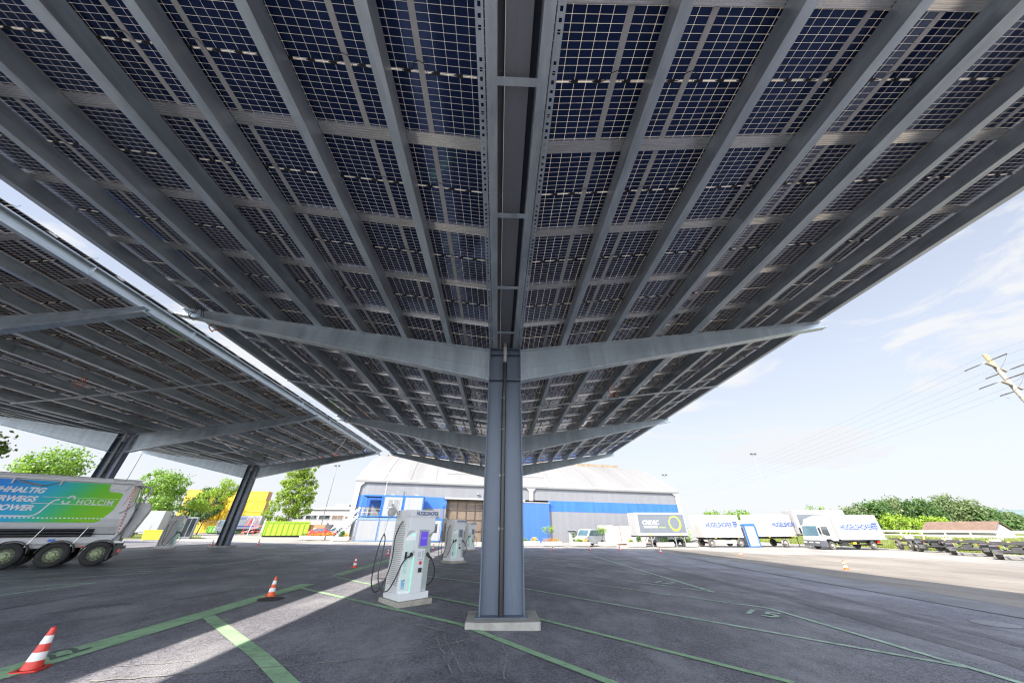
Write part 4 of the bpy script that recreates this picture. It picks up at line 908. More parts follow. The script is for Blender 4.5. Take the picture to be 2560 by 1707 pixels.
# ---- white van behind the planters
vn = thing('passenger_van', 'white passenger van with tinted rear windows parked behind the planters', 'van', (11.3, 47.6, gz(13,48)), R(38))
vp = [(0,.45),(.02,.85),(.25,1.0),(.95,1.15),(1.55,1.88),(1.9,1.97),(4.6,1.95),(4.82,1.75),(4.9,.95),(4.88,.38),(4.45,.34),(4.38,.6),(4.1,.72),(3.8,.62),(3.7,.3),(1.3,.3),(1.25,.6),(.95,.72),(.65,.6),(.58,.32),(.1,.34)]
b = MB(); b.prism(vp, 0, 1.9, 'y'); bdv = b.build('body', white, vn, bevel=.05)
b = MB(); b.prism([(1.25,1.25),(1.72,1.78),(2.35,1.80),(2.35,1.22)], -.012, -.002, 'y'); b.prism([(2.42,1.22),(2.42,1.80),(3.45,1.80),(3.45,1.22)], -.012, -.002, 'y'); b.prism([(3.52,1.22),(3.52,1.80),(4.55,1.78),(4.7,1.22)], -.012, -.002, 'y'); b.build('side_window', glassb, bdv)
b = MB(); b.add([(1.01,.12,1.2),(1.01,1.78,1.2),(1.50,1.7,1.84),(1.50,.2,1.84)], [(0,1,2,3)]); o = b.build('windscreen', glassb, bdv, fix=False); o.location = (-.02,0,.02)
b = MB(); b.box(-.03,.1,.62,.03,.5,.8); b.box(-.03,1.4,.62,.03,1.8,.8); b.build('headlight', glassd, bdv); b = MB(); b.box(-.05,.05,.3,.1,1.85,.5); b.build('bumper', dkgrey, vn)
for x in (.95, 4.08): wheel(vn, x, .12, .34, .34, .22); wheel(vn, x, 1.78, .34, .34, .22, flip=True)
b = MB(); b.box(.9,-.16,1.15,1.1,-.01,1.32); b.build('mirror', white, vn)
# ---- pickup and utility truck seen under the swap body
pk = thing('utility_truck', 'white utility truck seen under the raised grey swap body', 'truck', (23.3, 53.2, gz(23,53)), R(8))
b = MB(); b.prism([(0,.45),(0,1.15),(.25,1.25),(.6,1.9),(1.7,2.0),(1.75,.6),(1.4,.5)], 0, 2, 'y'); cbx = b.build('cab', white, pk, bevel=.04); b = MB(); b.box(1.9,0,.75,6.2,2.1,1.9); b.build('cargo_box', mat('pale_green_box', (.34,.42,.33), .5), pk, bevel=.03)
b = MB(); b.box(-.08,.05,.35,.4,1.95,.75); b.build('bumper', dkgrey, pk); b = MB(); b.box(-.012,.3,.82,.0,1.7,1.1); b.build('grille', dkgrey, cbx)
b = MB(); b.prism([(.5,1.3),(.75,1.85),(1.5,1.88),(1.5,1.3)], -.012,-.002,'y'); b.build('side_window', glassd, cbx)
b = MB(); b.box(1.0,.5,.4,6.0,1.6,.7); b.build('chassis_frame', chassm, pk)
for x in (.9, 4.6): wheel(pk, x, .15, .42, .42, .26, rim_dirty); wheel(pk, x, 1.9, .42, .42, .26, rim_dirty, flip=True)
# ---- old white box container
t = thing('box_container', 'rusty edged white box container behind the white van', 'container', (17.7, 54.6, gz(18,54.6)), R(12))
b = MB(); b.box(0,0,.1,1.1,5,2.5); b.box(1.1,.02,.1,6.6,5,2.45); bx = b.build('box', mat('aged_white', (.46,.45,.43), .6, 0, .06, 2, dirt=(.2,.13,.08), dscale=2.2, dpos=(.66,.8)), t, bevel=.02)
b = MB(); b.box(-.015,-.012,.1,.05,0,2.5); b.box(1.05,-.012,.1,1.13,0,2.5); b.box(0,-.02,.06,6.6,0,.16); b.box(.0,-.012,2.44,1.1,0,2.5); b.build('rusty_frame', mat('rust', (.16,.08,.04), .85, 0, .4, 5, dirt=(.4,.38,.35), dscale=3), bx)
b = MB(); b.box(.2,.3,0,.5,4.6,.1); b.box(6,.3,0,6.3,4.6,.1); b.build('skid', chassm, t)
# ---- blue booth
t = thing('yard_booth', 'narrow grey booth with blue corner frame between the white trailers', 'booth', (35.95, 51.3, gz(36,51.3)), R(6))
b = MB(); b.box(.06,.06,.05,1.75,2.4,2.75); b.build('wall_panel', mat('booth_grey', (.27,.29,.33), .5), t)
b = MB()
for x, y in ((0,0),(1.7,0),(0,2.3),(1.7,2.3)): b.box(x,y,0,x+.14,y+.14,2.85)
for z in (0,2.62): b.box(.14,0,z,1.7,.14,z+(.12 if z == 0 else .23)); b.box(0,.14,z,.14,2.3,z+.14); b.box(1.7,.14,z,1.84,2.3,z+.14)
b.build('frame', oblue, t, bevel=.008); b = MB(); b.box(.4,.6,2.8,1.1,1.3,3.35); b.box(1.2,.8,2.8,1.7,1.3,3.1); b.build('roof_unit', mat('unit_beige', (.34,.31,.26), .6), t)
# ---- empty trailer chassis on the right
flap = mat('mud_flap', (.06,.063,.068), .6, 0, .15, 3)
def chassis(label, loc, rz, Ln=7.0):
    """rear end at y=0 looking to -y, running back along +y"""
    t = thing('trailer_chassis', label, 'trailer chassis', loc, rz, 'empty trailer chassis parked in front of the grass bank')
    b = MB(); b.box(.82,.1,.82,.95,Ln,1.06); b.box(1.55,.1,.82,1.68,Ln,1.06)
    for y in (.05, 1.2, 2.6, 4.2, 5.8, Ln-.2): b.box(.05,y,.98,2.45,y+.12,1.12)
    b.box(0,.02,1.02,2.5,.16,1.16); b.box(.3,.0,.48,2.2,.1,.6); b.tube([(1.25,.4,.9),(1.25,.2,.5),(1.25,.9,.42)], .08); b.tube([(.9,.3,.75),(1.3,.6,.5),(1.6,.25,.8)], .05); b.box(1.0,.2,.6,1.5,.7,.9); b.build('chassis_frame', chassm, t)
    for y in (1.1, 2.4, 5.4):
        b = MB(); b.tube([(.25,y,.46),(2.25,y,.46)], .08); b.build('axle', chassm, t)
        for x in (.24, 2.26):
            o = wheel(t, x, y, .47, .47, .36, rim_dirty, True, flip=False); o.rotation_euler = (0,0,R(-90) if x < 1 else R(90))
    for x in (.04, 2.02):
        b = MB(); b.box(x,.42,.34,x+.45,.46,.86); b.build('mud_flap', flap, t)
        b = MB(); P = [(.57*math.cos(a), .57*math.sin(a)) for a in np.linspace(R(5), R(175), 12)]; Q = [(.54*math.cos(a), .54*math.sin(a)) for a in np.linspace(R(175), R(5), 12)]
        b.prism([(1.1+p, .47+q) for p, q in P+Q], x, x+.45, 'x'); b.build('mudguard', flap, t)
    for x in (.35, 1.9): b = MB(); b.box(x,.0,.88,x+.14,.02,.94); b.build('tail_light', mat('lamp_dull_red', (.2,.02,.02), .4), t)
    b = MB(); b.box(1.05,1.4,1.08,1.2,1.55,1.2); b.box(.1,4,1.08,.22,4.12,1.17); b.build('twist_lock', yel, t)
    t.scale = (1.12,1.12,1.12)
    return t
c1 = chassis('empty trailer chassis directly beside the back of the lettered truck', (50.6, 43.6, gz(51,43)), R(-30))
dup(c1, (46.9, 36.9, gz(47,36.9)), R(-52), 'empty trailer chassis standing in the middle of the three'); dup(c1, (43.6, 31.2, gz(44,31)), R(-54), 'empty trailer chassis cut by the right edge of the picture')
c1.location = (50.9, 42.6, gz(51,43))
# ================================================================== PLANTS
def leaves(b, cl, n, sz, sp, flat=.6):
    for (c, r) in cl:
        for k in range(n):
            d = Vector((random.gauss(0,1), random.gauss(0,1), random.gauss(0,.8))); d = d.normalized()*abs(random.gauss(.75,.28))*r if d.length else d
            p = c+d; nrm = (d.normalized()*.5+Vector((random.gauss(0,.6), random.gauss(0,.6), random.gauss(.5,.5)))).normalized()
            t = nrm.cross(Vector((random.random()-.5, random.random()-.5, random.random()-.5))).normalized(); w = nrm.cross(t); s = sz*random.uniform(.6,1.35)
            b.add([p-t*s, p-w*s*flat, p+t*s, p+w*s*flat], [(0,1,2,3)])
def tree(name, label, loc, h, th, lobes, ncl, nl, sz, m, clr, seed, cat='tree', group=None, lean=0, rt=.16):
    """trunk + limbs + leafy clusters filling several lobes [(x,y,z,rx,ry,rz)] given relative to the base"""
    random.seed(seed); t = thing(name, label, cat, loc, 0, group); cl = []
    tot = sum(l[3]*l[5] for l in lobes)
    for l in lobes:
        for k in range(max(2, int(ncl*l[3]*l[5]/tot))):
            while True:
                d = Vector((random.uniform(-1,1), random.uniform(-1,1), random.uniform(-1,1)))
                if .25 < d.length < 1: break
            d = d.normalized()*d.length**.45
            cl.append((Vector((l[0]+d.x*l[3], l[1]+d.y*l[4], l[2]+d.z*l[5])), clr*random.uniform(.6,1.25)))
    b = MB(); top = Vector((lean, 0, th)); b.tube([(0,0,-.1),(lean*.3,0,th*.5),top], [rt,rt*.8,rt*.62], 8)
    lead = Vector((lean*1.2, 0, h*.82)); b.tube([top, (top+lead)/2+Vector((random.gauss(0,.15), random.gauss(0,.15), 0)), lead], [rt*.6,rt*.4,rt*.12], 7)
    for c, r in random.sample(cl, min(len(cl), 26)):
        s = top.lerp(lead, random.random()*.7); mid = s.lerp(c, .5)+Vector((0,0,-.12*(c-s).length)); b.tube([s, mid, c], [rt*.28,rt*.18,rt*.05], 5, caps=False)
    b.build('trunk', bark, t, fix=False); b = MB(); leaves(b, cl, nl, sz, 1); b.build('crown', m, t, fix=False); return t
def at(u, v, y): p = AY(u, v, y); return p
GL = 'trees along the left edge of the yard'
tree('broadleaf_tree', 'fresh green broadleaf tree beyond the rear end of the tipper trailer', (-58.8, 62, .9), 10, 2.6, [(0,0,5.0,3.2,3,3.2),(-1.0,0,7.8,2.2,2,1.9),(1.6,0,7.4,2.2,2,1.7),(2.6,0,4.4,2.2,2,1.6),(-2.0,0,3.2,2.2,2,1.6),(1.0,0,2.6,2.6,2,1.2)], 170, 60, .17, leafA, .85, 1, group=GL)
tree('broadleaf_tree', 'light green tree rising behind the roof rail of the tipper trailer', (-45.2, 35, .5), 9.0, 3.5, [(0,0,6.5,1.9,1.8,1.6),(-1.5,0,5.9,1.3,1.2,1.0),(1.9,0,6.8,1.5,1.4,1.2)], 75, 60, .13, leafA, .75, 2, group=GL)
tree('broadleaf_tree', 'dark green tree between the fresh green tree and the yellow container stack', (-64.5, 80, 1), 9.5, 2.5, [(0,0,5.0,3.2,3,3.0),(1.0,0,7.2,2.4,2,1.8),(-2.4,0,4.6,2,2,2)], 120, 60, .19, leafB, .8, 3, group=GL)
tree('young_tree', 'small thin trunked tree with loose yellowish crown in front of the yellow containers', (-54.5, 68.5, .85), 9.3, 3.2, [(0,0,5.4,2.6,2.4,1.7),(1.2,0,6.8,2.0,1.8,1.1),(2.9,0,7.6,1.3,1,.8),(1.5,0,8.6,.9,.8,1.0),(-1.5,0,4.6,1.6,1.5,1)], 85, 52, .15, leafC, .55, 4, group=GL, lean=.7, rt=.11)
tree('poplar_tree', 'tall bushy poplar behind the lime green skip', (-46.2, 80, .6), 17.5, 2.0, [(-1.6,0,5.0,3.2,2.6,3.8),(1.2,0,8.0,3.3,2.6,4.2),(-.4,0,10.5,2.9,2.4,3.6),(.8,0,14.0,2.6,2.2,3.2),(2.8,0,6.0,1.9,1.6,3.2)], 330, 46, .19, leafD, .62, 5, group=GL, lean=.6, rt=.22)
tree('broadleaf_tree', 'tree of which only leafy twigs show at the left picture edge', (AY(-95,1115,21.5).x, 21.5, .7), 9.5, 3.2, [(0,0,AY(-20,1112,21.5).z-.7,1.6,1.6,.9)], 34, 40, .12, leafA, .6, 6, group=GL)
GR = 'trees behind the guard rail on the right'
random.seed(5)
kinds = [('rounded tree at the left end of the right hand tree line', 104, 100, 9.8, leafE, 5.0), ('dark green tree behind the lettered truck box roof corner', 112, 99, 11.2, leafB, 5.0), ('tall mid green tree above the lettering end of the white truck', 119, 103, 13.0, leafE, 5.2),
 ('dark tree above the first lime bush', 124, 98, 11.8, leafB, 5.0), ('grey green airy tree, tallest of the right hand tree line', 133, 100, 13.6, leafE, 5.6), ('green tree behind the red roofed barn', 138, 97, 10.8, leafE, 5.2), ('dark tree rising right of the barn gable', 143, 96, 10.2, leafB, 5.0), ('green tree sloping down towards the distant hill', 149, 96, 8.2, leafE, 4.8), ('low dark tree at the right picture edge', 155, 95, 6.6, leafB, 4.8), ('mid green tree at the right picture edge in front of the hill', 161, 96, 6.0, leafE, 4.8)]
TP = ((2128,1266,100),(2172,1252,99),(2215,1243,103),(2285,1247,98),(2345,1237,100),(2400,1250,97),(2448,1268,96),(2490,1280,96),(2522,1291,95),(2552,1299,96))
for i, (lab, x, y, h, m, w) in enumerate(kinds):
    uu, vv, y = TP[i]; pt = AY(uu, vv, y); x = pt.x; h = (pt.z-gz(x, y)-.6)/.97; w = min(w, 4.6)
    tree('broadleaf_tree', lab, (x, y, gz(x, y)+.6), h, h*.2, [(0,0,h*.45,w,w*.8,h*.40),(w*.3,0,h*.72,w*.6,w*.5,h*.24),(-w*.4,0,h*.66,w*.55,w*.5,h*.22),(w*.1,-1,h*.25,w*.9,w*.6,h*.2)], 120, 48, .30, m, 1.35, 20+i, group=GR, rt=.25)
for lab, u, y, hh in (('lime green bush in front of the dark trees, right of the lettered truck box', 2258, 84, 4.6), ('lime green bush just left of the barn roof', 2348, 84, 4.0), ):
    p = AY(u, 1318, y); tree('bush', lab, (p.x, y, gz(p.x,y)+1.2), hh, .6, [(0,0,hh*.5,3.6,3,hh*.5),(2.4,0,hh*.35,2.6,2,hh*.36),(-1.6,0,hh*.6,2.0,2,hh*.36)], 60, 48, .2, leafC, .8, 40+int(u), 'bush', 'lime green bushes by the barn', rt=.1)
for lab, u, y, h in (('tree top showing between the middle lettered trailer and the blue booth', 1850, 112, 8.2), ('low tree top behind the roof of the middle lettered trailer', 1790, 112, 7.0), ('tree top seen behind the grey swap body roof of the right hand row', 2068, 125, 10.2)):
    p = AY(u, 1318, y); tree('broadleaf_tree', lab, (p.x, y, gz(p.x,y)), h, 1.5, [(0,0,h*.6,4.2,3.5,h*.4),(2.5,0,h*.5,2.6,2.5,h*.32)], 55, 45, .25, leafA, 1.1, int(u), group=GR)
b = MB(); 
for k in range(220):
    pass
# distant wooded hill, its blue haze mixed into the forest colour
hillm = mat('hill_forest_haze', (.10,.145,.15), .95, 0, .25, .06, dirt=(.14,.185,.19), dscale=.03); b = MB(); nx, ny = 60, 10; random.seed(9)
def hz(u): return max(0, 1-abs((u-.46)/.5)**2.2)
vs = []
for j in range(ny+1):
    for i in range(nx+1):
        u = i/nx; x = 830+u*700; y = 420+j*40; zz = 42*hz(u)*math.sin(math.pi*min(1,(j+.2)/ny*1.0)*.5)+random.uniform(-2.2,2.2)
        vs.append((x, y, zz-6))
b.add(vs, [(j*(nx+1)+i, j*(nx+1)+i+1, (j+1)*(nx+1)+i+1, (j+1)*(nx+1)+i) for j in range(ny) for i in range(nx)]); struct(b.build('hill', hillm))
# planters with flowers
plm = mat('planter_concrete', (.42,.40,.36), .85, 0, .1, 3, .2, 40, dirt=(.33,.31,.27), dscale=3)
def planter(label, p, L_, rz, kind, H=.52):
    t = thing('planter', label, 'planter', (p.x, p.y, p.z), rz, 'concrete planters along the yard edge')
    b = MB(); b.prism([(.05,.06),(L_-.05,.06),(L_,H),(0,H)], 0, .75, 'y'); b.box(.15,.1,0,.4,.65,.07); b.box(L_-.4,.1,0,L_-.15,.65,.07); b.build('trough', plm, t, bevel=.02)
    b = MB(); b.box(.06,.06,H-.01,L_-.06,.69,H+.02); b.build('soil', mat('soil', (.05,.035,.02), .9), t)
    random.seed(int(abs(p.x)*97)); 
    def clump(nm, m, n, x0, x1, z, r, sz, lab=None):
        b = MB(); leaves(b, [(Vector((random.uniform(x0,x1), .38, H+z*random.uniform(.6,1.1))), r*random.uniform(.7,1.2)) for k in range(n)], 34, sz, 1); b.build(nm, m, t, fix=False)
    if 'y' in kind: clump('flowering_plant', leafY, 9, L_*.62, L_*.82, .2, .34, .055)
    if 'o' in kind: clump('flowering_plant', leafO, 20, .3, L_-.3, .15, .34, .055)
    if 'g' in kind: clump('foliage', leafC, 7, .2, L_*.6, .18, .22, .06)
    if 'c' in kind: clump('conifer', leafB, 12, L_*.46, L_*.49, .40, .40, .07)
    if 'd' in kind: clump('shrub', leafB, 9, L_*.25, L_*.7, .45, .38, .07)
    if 't' in kind: clump('tall_plant', leafE, 6, L_*.05, L_*.2, .8, .3, .06)
    if 'b' in kind:
        b = MB(); q = L_*(.25 if 'L' in kind else .35); b.tube([(q,.38,H),(q+.05,.38,H+.9)], [.03,.02], 6); 
        for k in range(7): b.tube([(q+.02,.38,H+.3+.08*k),(q+random.uniform(-.5,.5),.38+random.uniform(-.3,.3),H+1.2+random.random()*.4)], [.015,.006], 5, caps=False)
        b.build('stem', bark, t, fix=False); b = MB(); leaves(b, [(Vector((q+random.uniform(-.65,.65), .38+random.uniform(-.4,.4), H+1.35+random.uniform(-.35,.4))), .28) for k in range(16)], 40, .06, 1); b.build('crown', leafC if 'L' not in kind else leafA, t, fix=False)
    return t
for u, v, L_, kd, lab in ((745,1349,1.6,'g','short white planter with a green tuft beside the lime green skip'), (762,1350,2.5,'o','long white planter with orange flowers in front of the red car'), (806,1349,1.4,'o','planter between two others, behind the red car nose'), (829,1352,2.2,'cy','white planter with a small conifer at the foot of the steel stairs')):
    planter(lab, G(u, v), L_, R(8), kd)
for u, v, L_, kd, lab in ((1306,1364,2.3,'gy','planter with yellow flowers in front of the blue sliding door'), (1357,1365,2.5,'ob','planter with a round bush at the right edge of the blue sliding door'), (1432,1366,2.35,'tgy','planter with tall grassy plant and yellow flowers left of the white van'), (1500,1366,2.4,'bL','planter with a small tree in front of the white van'),
 (1573,1367,1.25,'g','short planter at the first leg of the grey swap body'), (1592,1367,1.35,'c','planter with a conifer between the front legs of the grey swap body'), (1648,1367,2.2,'d','grey planter with a dark shrub under the grey swap body'), (1716,1367,1.7,'gt','planter at the right end of the grey swap body')):
    planter(lab, G(u, v), L_, R(2), kd)
p = G(1728, 1366); tree('bush', 'slim bright green bush between the grey swap body and the lettered trailer', (p.x, p.y+1.2, p.z), 2.6, .4, [(0,0,1.5,.7,.6,1.1)], 22, 40, .08, leafC, .35, 77, 'bush', rt=.04)
# ================================================================== LEFT BACKGROUND
yell = mat('container_yellow', (.66,.43,.02), .5, 0, .06, 1.5, dirt=(.72,.52,.10), dscale=.8, stretch=(2,1,.3)); yellf = mat('container_yellow_dark', (.55,.31,.01), .5, 0, .1, 2); yend = mat('container_end', (.42,.24,.12), .7, 0, .15, 2)
def ycont(loc, label, first=None):
    t = thing('yellow_container', label, 'container', loc, R(12), 'yellow containers stacked behind the trees')
    b = MB(); b.box(.1,.08,.1,3.9,2.4,2.0)
    b.build('wall_panel', yell, t); b = MB()
    for x in (0,3.9): b.box(x,0,0,x+.1,2.5,2.1)
    for z in (0,2.0): b.box(.1,0,z,3.9,.1,z+.1)
    for x in np.linspace(.5,3.5,7): b.box(x,.03,.1,x+.08,.08,2.0)
    b.build('frame', yellf, t); b = MB(); b.box(4.0,.15,.15,4.02,2.35,1.95); b.build('end_panel', yend, t); return t
yr = Matrix.Rotation(R(12), 4, 'Z'); y0 = None; nm = ['bottom', 'second', 'third', 'top']
posn = ['far left', 'left', 'middle', 'right']
for lv in range(4):
    for k in range(4):
        v = yr @ Vector((k*4.15-(.25 if lv % 2 else 0), 0, 0)); loc = (-71.5+v.x, 82.5+v.y, .9+lv*2.14)
        lab = f'yellow container, {nm[lv]} row of its stack, {posn[k]} column behind the small tree'
        if y0 is None: y0 = ycont(loc, lab)
        else: dup(y0, loc, R(12), lab)
def skip(label, loc, rz, m, L_=6.4, W_=2.3, H=2.3):
    t = thing('skip_container', label, 'skip', loc, rz, 'green skips on the left')
    b = MB(); pr = [(.12,.22),(.0,H),(W_,H),(W_-.12,.22)]; b.prism([(.0,.22),(W_,.22),(W_,H),(0,H)], 0, L_, 'x'); bd = b.build('body', m, t, bevel=.02)
    b = MB()
    for x in np.linspace(.15, L_-.2, 9): b.box(x,-.09,.3,x+.10,0,H-.12)
    b.box(-.03,-.11,H-.12,L_+.03,-.001,H+.02); b.box(-.06,-.1,.15,0,.08,H); b.box(-.06,W_-.08,.15,0,W_+.1,H)
    for y in (.7,1.5): b.box(-.08,y,.25,-.001,y+.12,H-.1)
    b.box(-.10,.6,1.05,-.001,1.75,1.25); b.build('rib', m, t); b = MB(); b.box(0,.5,.02,L_,.68,.22); b.box(0,1.62,.02,L_,1.8,.22); b.build('skid', chassm, t); return t
limem = mat('lime_paint', (.30,.46,.02), .5, 0, .06, 2, dirt=(.36,.5,.06), dscale=1.5); skip('large lime green skip with ribbed side in front of the poplar', (-39.3, 62.8, .5), R(28), limem, 6.6)
skip('low green skip at the foot of the yellow containers', (-59.5, 77, .8), R(10), mat('green_paint', (.13,.36,.04), .5, 0, .08, 2), 5.5, 2.0, 1.3)
# small white delivery truck
t = thing('delivery_truck', 'small white delivery truck with blue lettering behind the slanting left column', 'truck', (-54.6, 72.3, gz(-54,72)), R(18))
b = MB(); b.prism([(0,.5),(0,1.1),(.15,2.3),(.4,2.45),(1.9,2.45),(1.9,.5)], 0, 2.1, 'y'); cb = b.build('cab', white, t, bevel=.05); b = MB(); b.add([(.0,.15,1.3),(.0,1.95,1.3),(.13,1.9,2.25),(.13,.2,2.25)], [(0,1,2,3)]); o = b.build('windscreen', glassd, cb, fix=False); o.location = (-.015,0,0)
b = MB(); b.prism([(.35,1.3),(.45,2.2),(1.3,2.2),(1.3,1.3)], -.012, -.002, 'y'); b.build('side_window', glassb, cb); b = MB(); b.box(-.06,.1,.45,.3,2.0,.85); b.build('bumper', owhite, t)
b = MB(); b.box(2.0,-.1,.85,7.2,2.2,3.15); bx = b.build('box', white, t, bevel=.03); letters('TRANSPORT', .42, navy, bx, FRONT(2.6,-.108,2.5), .9, .15, .006); b = MB(); b.box(3.6,-.108,1.25,6.3,-.101,1.4); b.box(3.9,-.108,1.05,6.3,-.101,1.13); b.build('printed_lines', navy, bx)
b = MB(); b.prism([(5.2,1.5),(5.45,2.3),(5.6,2.75),(5.8,2.6),(5.75,2.2),(5.95,1.5),(5.7,1.5),(5.6,2.0),(5.42,1.5)], -.108, -.101, 'y'); b.build('printed_figure', coner, bx)
b = MB(); b.box(1.8,.4,.45,7.0,1.7,.85); b.build('chassis_frame', chassm, t)
for x in (1.0, 5.4, 6.3): wheel(t, x, .16, .42, .42, .26); wheel(t, x, 1.94, .42, .42, .26, flip=True)
# red car and dark car
def car(label, loc, rz, m, nm='hatchback_car'):
    t = thing(nm, label, 'car', loc, rz, 'cars parked behind the planters')
    pr = [(0,.35),(.0,.75),(.15,.98),(.35,1.02),(.75,1.38),(1.2,1.52),(2.4,1.50),(3.15,1.05),(3.95,.92),(4.15,.7),(4.15,.3),(3.7,.26),(3.62,.5),(3.35,.62),(3.05,.5),(2.98,.24),(1.15,.24),(1.08,.5),(.8,.62),(.52,.5),(.45,.28)]
    b = MB(); b.prism(pr, 0, 1.72, 'y'); bd = b.build('body', m, t, bevel=.07)
    b = MB(); b.prism([(.85,1.06),(1.05,1.38),(1.65,1.43),(1.65,1.03)], -.012,-.002,'y'); b.prism([(1.72,1.03),(1.72,1.43),(2.3,1.42),(2.85,1.03)], -.012,-.002,'y'); b.build('side_window', glassb, bd)
    b = MB(); b.add([(3.13,.15,1.08),(3.13,1.57,1.08),(2.44,1.45,1.49),(2.44,.27,1.49)], [(0,1,2,3)]); o = b.build('windscreen', glassd, bd, fix=False); o.location = (.02,0,.02)
    b = MB(); b.box(-.012,.05,.72,.1,.4,.92); b.build('tail_light', red, bd); b = MB(); b.box(3.95,.08,.66,4.16,.45,.82); b.build('headlight', glassb, bd); b = MB(); b.box(2.55,-.14,1.0,2.72,0,1.12); b.build('mirror', m, bd)
    for x in (.8, 3.35): wheel(t, x, .1, .31, .31, .2); wheel(t, x, 1.62, .31, .31, .2, flip=True)
    return t
carred = mat('car_red', (.50,.012,.012), .25, 0, .03, 2, coat=.6); cardk = mat('car_black', (.02,.022,.026), .25, 0, .1, 2, coat=.6)
car('red hatchback behind the white planters', (-30.2, 59.2, gz(-28,59)), R(6), carred); car('black car mostly hidden behind the red hatchback', (-29.2, 63.2, gz(-28,63)), R(4), cardk)
t = thing('timber_crate', 'brown timber boarded crate beside the lime green skip', 'crate', (-35.6, 66, gz(-34,66)), R(8)); b = MB(); b.box(0,0,0,4.6,2,1.9); b.build('board', wood, t); b = MB(); b.prism([(4.6,0),(4.95,0),(5.7,1.9),(4.6,1.9)], 0, 1.0, 'y'); b.build('side_plate', dkgrey, t)
# low industrial building
lb = thing('industrial_building', 'low grey industrial building with a ribbon of windows behind the red car', 'building', (-52, 91, .6), R(7)); bw = mat('low_wall', (.26,.265,.28), .6, 0, .05, 1, stretch=(3,1,.2))
b = MB(); b.box(0,0,-.5,24,14,5.2); b.build('wall', bw, lb); b = MB(); b.box(-.2,-.25,5.2,24.2,14.2,5.5); rf = b.build('roof', mat('roof_edge', (.34,.38,.36), .6), lb); b = MB(); b.box(6,3,5.5,14,8,6.0); b.box(9,4,6.0,12.5,6,6.6); b.box(15,3,5.5,21,7,6.4); b.build('roof_unit', whitew, rf)
for i in range(7):
    x = .8+i*3.1; b = MB(); b.box(x,-.06,3.0,x+2.7,-.001,4.0); f = b.build('window', white, lb); b = MB(); b.box(x+.12,-.08,3.1,x+1.3,-.061,3.9); b.box(x+1.4,-.08,3.1,x+2.58,-.061,3.9); b.build('pane', glassd if i < 3 else brown, f)
b = MB(); b.box(5.5,-.3,.0,9.5,-.02,2.4); b.build('notice_board', white, lb)
# light masts
def mast(label, x, y, h, r=.085):
    t = thing('light_mast', label, 'light mast', (x, y, gz(x,y)), 0, 'floodlight masts around the yard'); b = MB(); b.tube([(0,0,-.1),(0,0,h)], [r,r*.5], 10); b.build('pole', midgrey, t)
    b = MB(); b.tube([(-.7,0,h),(.7,0,h)], .05, 6); b.build('crossbar', midgrey, t)
    for x in (-.55,.35):
        b = MB(); b.box(x-.05,-.35,h-.05,x+.35,.1,h+.28); b.build('floodlight', dkgrey, t, bevel=.02)
    return t
mast('tall slim floodlight mast left of the barrel roofed hall', -40.6, 85, 14.6); mast('floodlight mast rising behind the right hand white trailers', 60.6, 75, 17.6); mast('floodlight mast just showing behind the right end of the hall roof', 45.4, 90, 14.8); mast('thin mast beside the first slanting column of the left canopy', -57.9, 55, 19, .12)
# pale stall, yellow skip and glazed cabin behind the left charging station
t = thing('sales_trailer', 'white trailer with green mark behind the left charging station', 'trailer', (-50.5, 47.5, gz(-50,47)+.05), R(25)); b = MB(); b.prism([(0,.5),(6.0,.5),(6.0,3.0),(1.8,3.0)], 0, 2.2, 'y'); bx = b.build('body', white, t, bevel=.04); b = MB(); b.box(3.2,-.012,1.9,3.9,-.002,2.6); b.build('green_mark', mat('mark_green', (.03,.28,.12), .5), bx)
b = MB(); b.box(2.2,-.02,.55,5.2,-.003,1.4); b.build('panel', mat('panel_grey', (.3,.32,.34), .5), bx)
for x in (2.4, 3.6): wheel(t, x, .2, .36, .36, .24)
t = thing('yellow_skip', 'low yellow skip half hidden by the rear of the tipper trailer', 'skip', tuple(G(348,1349)), R(22)); b = MB(); b.prism([(.4,0),(4.6,0),(5.2,1.3),(0,1.3)], 0, 1.8, 'y'); b.build('body', mat('skip_yellow', (.55,.48,.02), .5, 0, .08, 2), t, bevel=.02); b = MB(); b.box(-.05,-.06,1.22,5.25,0,1.34); b.build('rim', mat('skip_yellow', ()), t); t.scale = (.42,.5,.75)
t = thing('glazed_cabin', 'tall narrow cabin with dark glass front behind the left charging station', 'cabin', (-42.9, 50.3, gz(-42,50)), R(30)); b = MB(); b.box(0,0,0,1.75,1.2,2.5); cb = b.build('body', owhite, t, bevel=.03)
for x in (.1, .65, 1.2): b = MB(); b.box(x,-.02,.25,x+.45,-.002,2.35); b.build('pane', glassd, cb)
t = thing('steel_barrier', 'red and white scaffold barrier between the delivery truck and the lime green skip', 'barrier', (-45.2, 66.5, gz(-45,66)), R(15))
for i, (x, a) in enumerate(((0,.25),(.9,.25),(1.8,-.2),(2.8,.2))): b = MB(); b.tube([(x,0,0),(x+a,0,2.7)], .035, 6); b.build('post', conew if i % 2 else coner, t)
b = MB(); b.tube([(0,0,.5),(3,0,.7)], .03, 6); b.tube([(0,0,1.6),(3,0,1.5)], .03, 6); b.tube([(0,0,.5),(2.9,0,1.6)], .03, 6); b.build('rail', coner, t)
